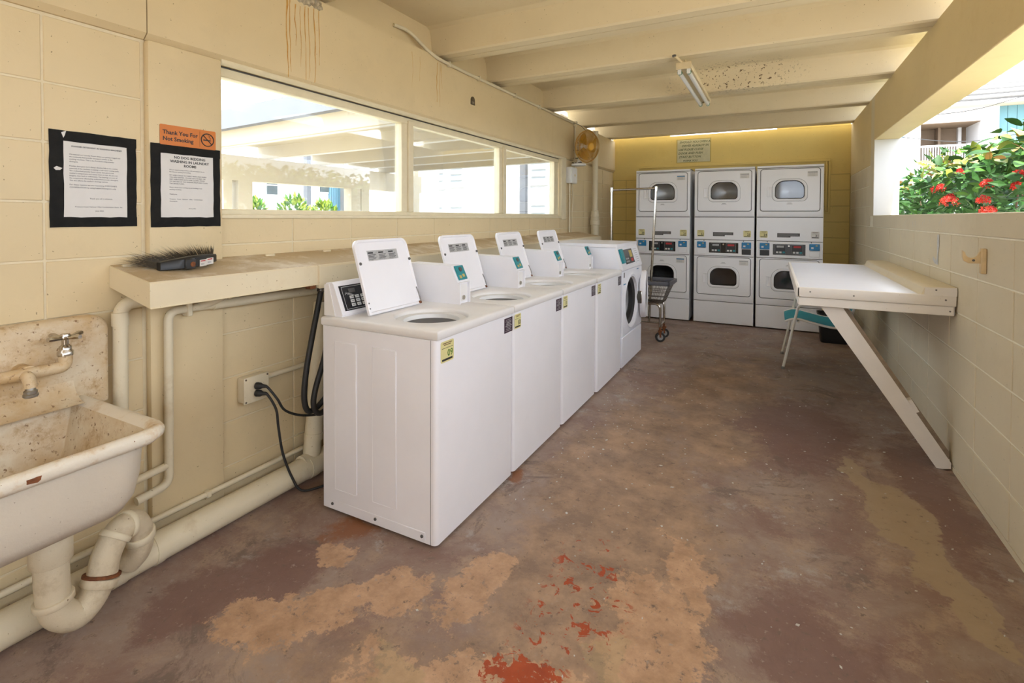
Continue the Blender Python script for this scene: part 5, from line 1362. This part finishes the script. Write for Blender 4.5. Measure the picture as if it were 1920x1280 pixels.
for y in (3.95, 5.12):
    MB().tube([(-.60, y, 2.461), (-.60, y, 2.505 if y < 4 else 2.51)], .006, 6).build('hanger_rod', 'fixture_paint', lf)

fn = thing('wall_fan', (-2.10, 5.72, 1.95), 'amber plastic fan strapped to the wall conduit', 'fan')
fc = Vector((-1.965, 5.69, 2.162)); ax = Vector((.90, -.43, -.10)).normalized()
Mfn = ax.to_track_quat('Z', 'Y').to_matrix().to_4x4(); Mfn.translation = fc
B = MB()
for r_, z_ in ((.185, .0), (.165, .038), (.12, .056), (.07, .062), (.165, -.036), (.12, -.05), (.07, -.055)):
    B.tube([Mfn @ Vector((r_ * math.cos(k * PI / 18), r_ * math.sin(k * PI / 18), z_)) for k in range(37)], .0022 if r_ < .18 else .006, 5, False)
for k in range(64):
    a = k * 2 * PI / 64; c_, s_ = math.cos(a), math.sin(a)
    B.tube([Mfn @ Vector((r_ * c_, r_ * s_, z_)) for r_, z_ in ((.045, .064), (.12, .056), (.165, .038), (.185, .0), (.165, -.036), (.12, -.05), (.045, -.058))], .0018, 4, False)
B.build('wire_guard', 'fan_ring', fn, 60)
for k in range(3):
    vs = []; fs = []
    for i in range(6):
        for j in range(6):
            r_ = .035 + .125 * i / 5; a = k * 2.094 + (j / 5 - .5) * (1.5 - .3 * i / 5) + .25 * i / 5
            vs.append(Mfn @ Vector((r_ * math.cos(a), r_ * math.sin(a), (j / 5 - .5) * .045)))
    fs = [(i * 6 + j, i * 6 + j + 1, (i + 1) * 6 + j + 1, (i + 1) * 6 + j) for i in range(5) for j in range(5)]
    MB().add(vs, fs).build('blade', 'fan_amber', fn, 60)
MB().lathe([(.046, .050), (.046, .066), (.038, .074), (.0001, .076)], 24, Mfn).build('hub_badge', 'fan_hub', fn, 40)
MB().lathe([(.0001, -.15), (.035, -.148), (.052, -.12), (.055, -.06), (.03, -.045), (.02, .0), (.0001, .01)], 20, Mfn).build('motor_housing', 'white_plastic', fn, 50)
pv = Mfn @ Vector((0, 0, -.09))
MB().tube([pv, (pv.x - .01, pv.y + .01, 2.06), (-2.085, 5.735, 1.975)], [.028, .024, .030], 12).build('stand', 'white_plastic', fn, 60)
MB().lathe([(.085, 0), (.09, .006), (.086, .022), (.03, .034), (.0001, .034)], 24, Matrix.Translation((-2.085, 5.735, 1.945))).build('base', 'white_plastic', fn, 40)
B = MB()
for z in (2.135, 2.04, 1.985): B.tube(spline([(-2.196, 5.80, z + .01), (-2.14, 5.79, z + .004), (-2.075, 5.70, z - .004), (-2.05, 5.74, z), (-2.12, 5.82, z + .004), (-2.196, 5.82, z + .008)], 4), .0035, 5)
B.tube(spline([fc + Vector((-.02, .03, .18)), fc + Vector((-.08, .0, .25)), (-2.15, 5.72, 2.46)], 5), .0035, 5)
B.build('cable_tie', 'cable_black', fn, 60)

cw = thing('ceiling_conduit', (-2.16, 4.3, 2.45), 'cream conduit following the top of the window wall', 'conduit')
MB().tube(bend([(-2.236, 2.60, 2.590), (-2.21, 2.72, 2.590), (-2.163, 2.93, 2.470), (-2.163, 3.3, 2.462), (-2.163, 5.15, 2.466)], .18, 8), .0125, 10).build('pipe', 'pipe_paint', cw, 60)
MB().tube([(-2.163, 5.10, 2.466), (-2.163, 5.76, 2.468), (-2.165, 5.82, 2.468)], .017, 10).build('sleeve', 'pipe_paint', cw, 60)
MB().box(-2.176, -2.135, 5.78, 5.83, 2.43, 2.492, .006, 2).build('elbow_box', 'pipe_paint', cw, 50)
MB().tube([(-2.160, 5.805, 2.44), (-2.160, 5.805, 1.925)], .0115, 10).build('drop_pipe', 'pipe_paint', cw, 60)
for y in (3.12, 3.55, 4.2, 4.75): box('pipe_clip', 'pipe_paint', cw, PX, -2.147, y, y + .018, 2.444, 2.484, .003)
sb_ = thing('switch_box', (-2.18, 5.73, 1.73), 'cream switch box on the wall beside the window', 'switch')
box('box', 'white_plastic', sb_, AL + .001, -2.135, 5.628, 5.822, 1.735, 1.928, .008, 2)
box('cover', 'white_plastic', sb_, -2.136, -2.130, 5.640, 5.812, 1.745, 1.918, .003)
box('toggle', 'paint_trim', sb_, -2.131, -2.118, 5.715, 5.735, 1.82, 1.845, .003)
MB().tube([(-2.185, 5.70, 1.736), (-2.185, 5.70, 1.15)], .011, 10).build('drop_conduit', 'pipe_paint', sb_, 60)
MB().tube(spline([(-2.18, 5.77, 1.736), (-2.178, 5.80, 1.55), (-2.18, 5.77, 1.35), (-2.182, 5.755, 1.15)], 6), .006, 8).build('cable', 'pipe_paint', sb_, 60)
vd = thing('corner_downpipe', (-2.12, 6.48, 0), 'cream vertical downpipe with a ribbed coupling in the back corner', 'pipe')
MB().tube([(-2.120, 6.47, 1.38), (-2.120, 6.47, 2.47)], .038, 16).build('upper_pipe', 'pipe_paint', vd, 60)
MB().tube([(-2.120, 6.47, .002), (-2.120, 6.47, 1.28)], .052, 16).build('lower_pipe', 'pipe_paint', vd, 60)
MB().lathe([(.05, 1.225), (.066, 1.23), (.066, 1.285), (.058, 1.29), (.058, 1.325), (.053, 1.33), (.056, 1.345), (.056, 1.36), (.050, 1.37), (.050, 1.41), (.038, 1.418)], 20, Matrix.Translation((-2.120, 6.47, 0))).build('coupling', 'pipe_paint', vd, 40)

# ================================================================== PAINT CHIPS ON THE FLOOR
B = MB(); rc = random.Random(11)
for k in range(430):
    x = rc.uniform(-1.1, .8); y = 1.0 + 5.4 * rc.random() ** .8
    if k % 5 == 0: x, y = rc.gauss(-.85, .18), rc.uniform(2.0, 4.2)
    s_ = rc.uniform(.002, .007) * (1.6 if rc.random() < .08 else 1); a = rc.uniform(0, 6.28); e = rc.uniform(.3, 1)
    pts = [(x + s_ * math.cos(a + q) * (e if q in (1.6, 4.7) else 1), y + s_ * math.sin(a + q) * (e if q in (1.6, 4.7) else 1)) for q in (0, 1.6, 3.1, 4.7)]
    B.prism(pts, 'z', .0003, .0022)
pc = B.build('paint_chips', 'chip_white'); tag(pc, 'white paint flakes scattered over the floor', 'debris', kind='stuff')
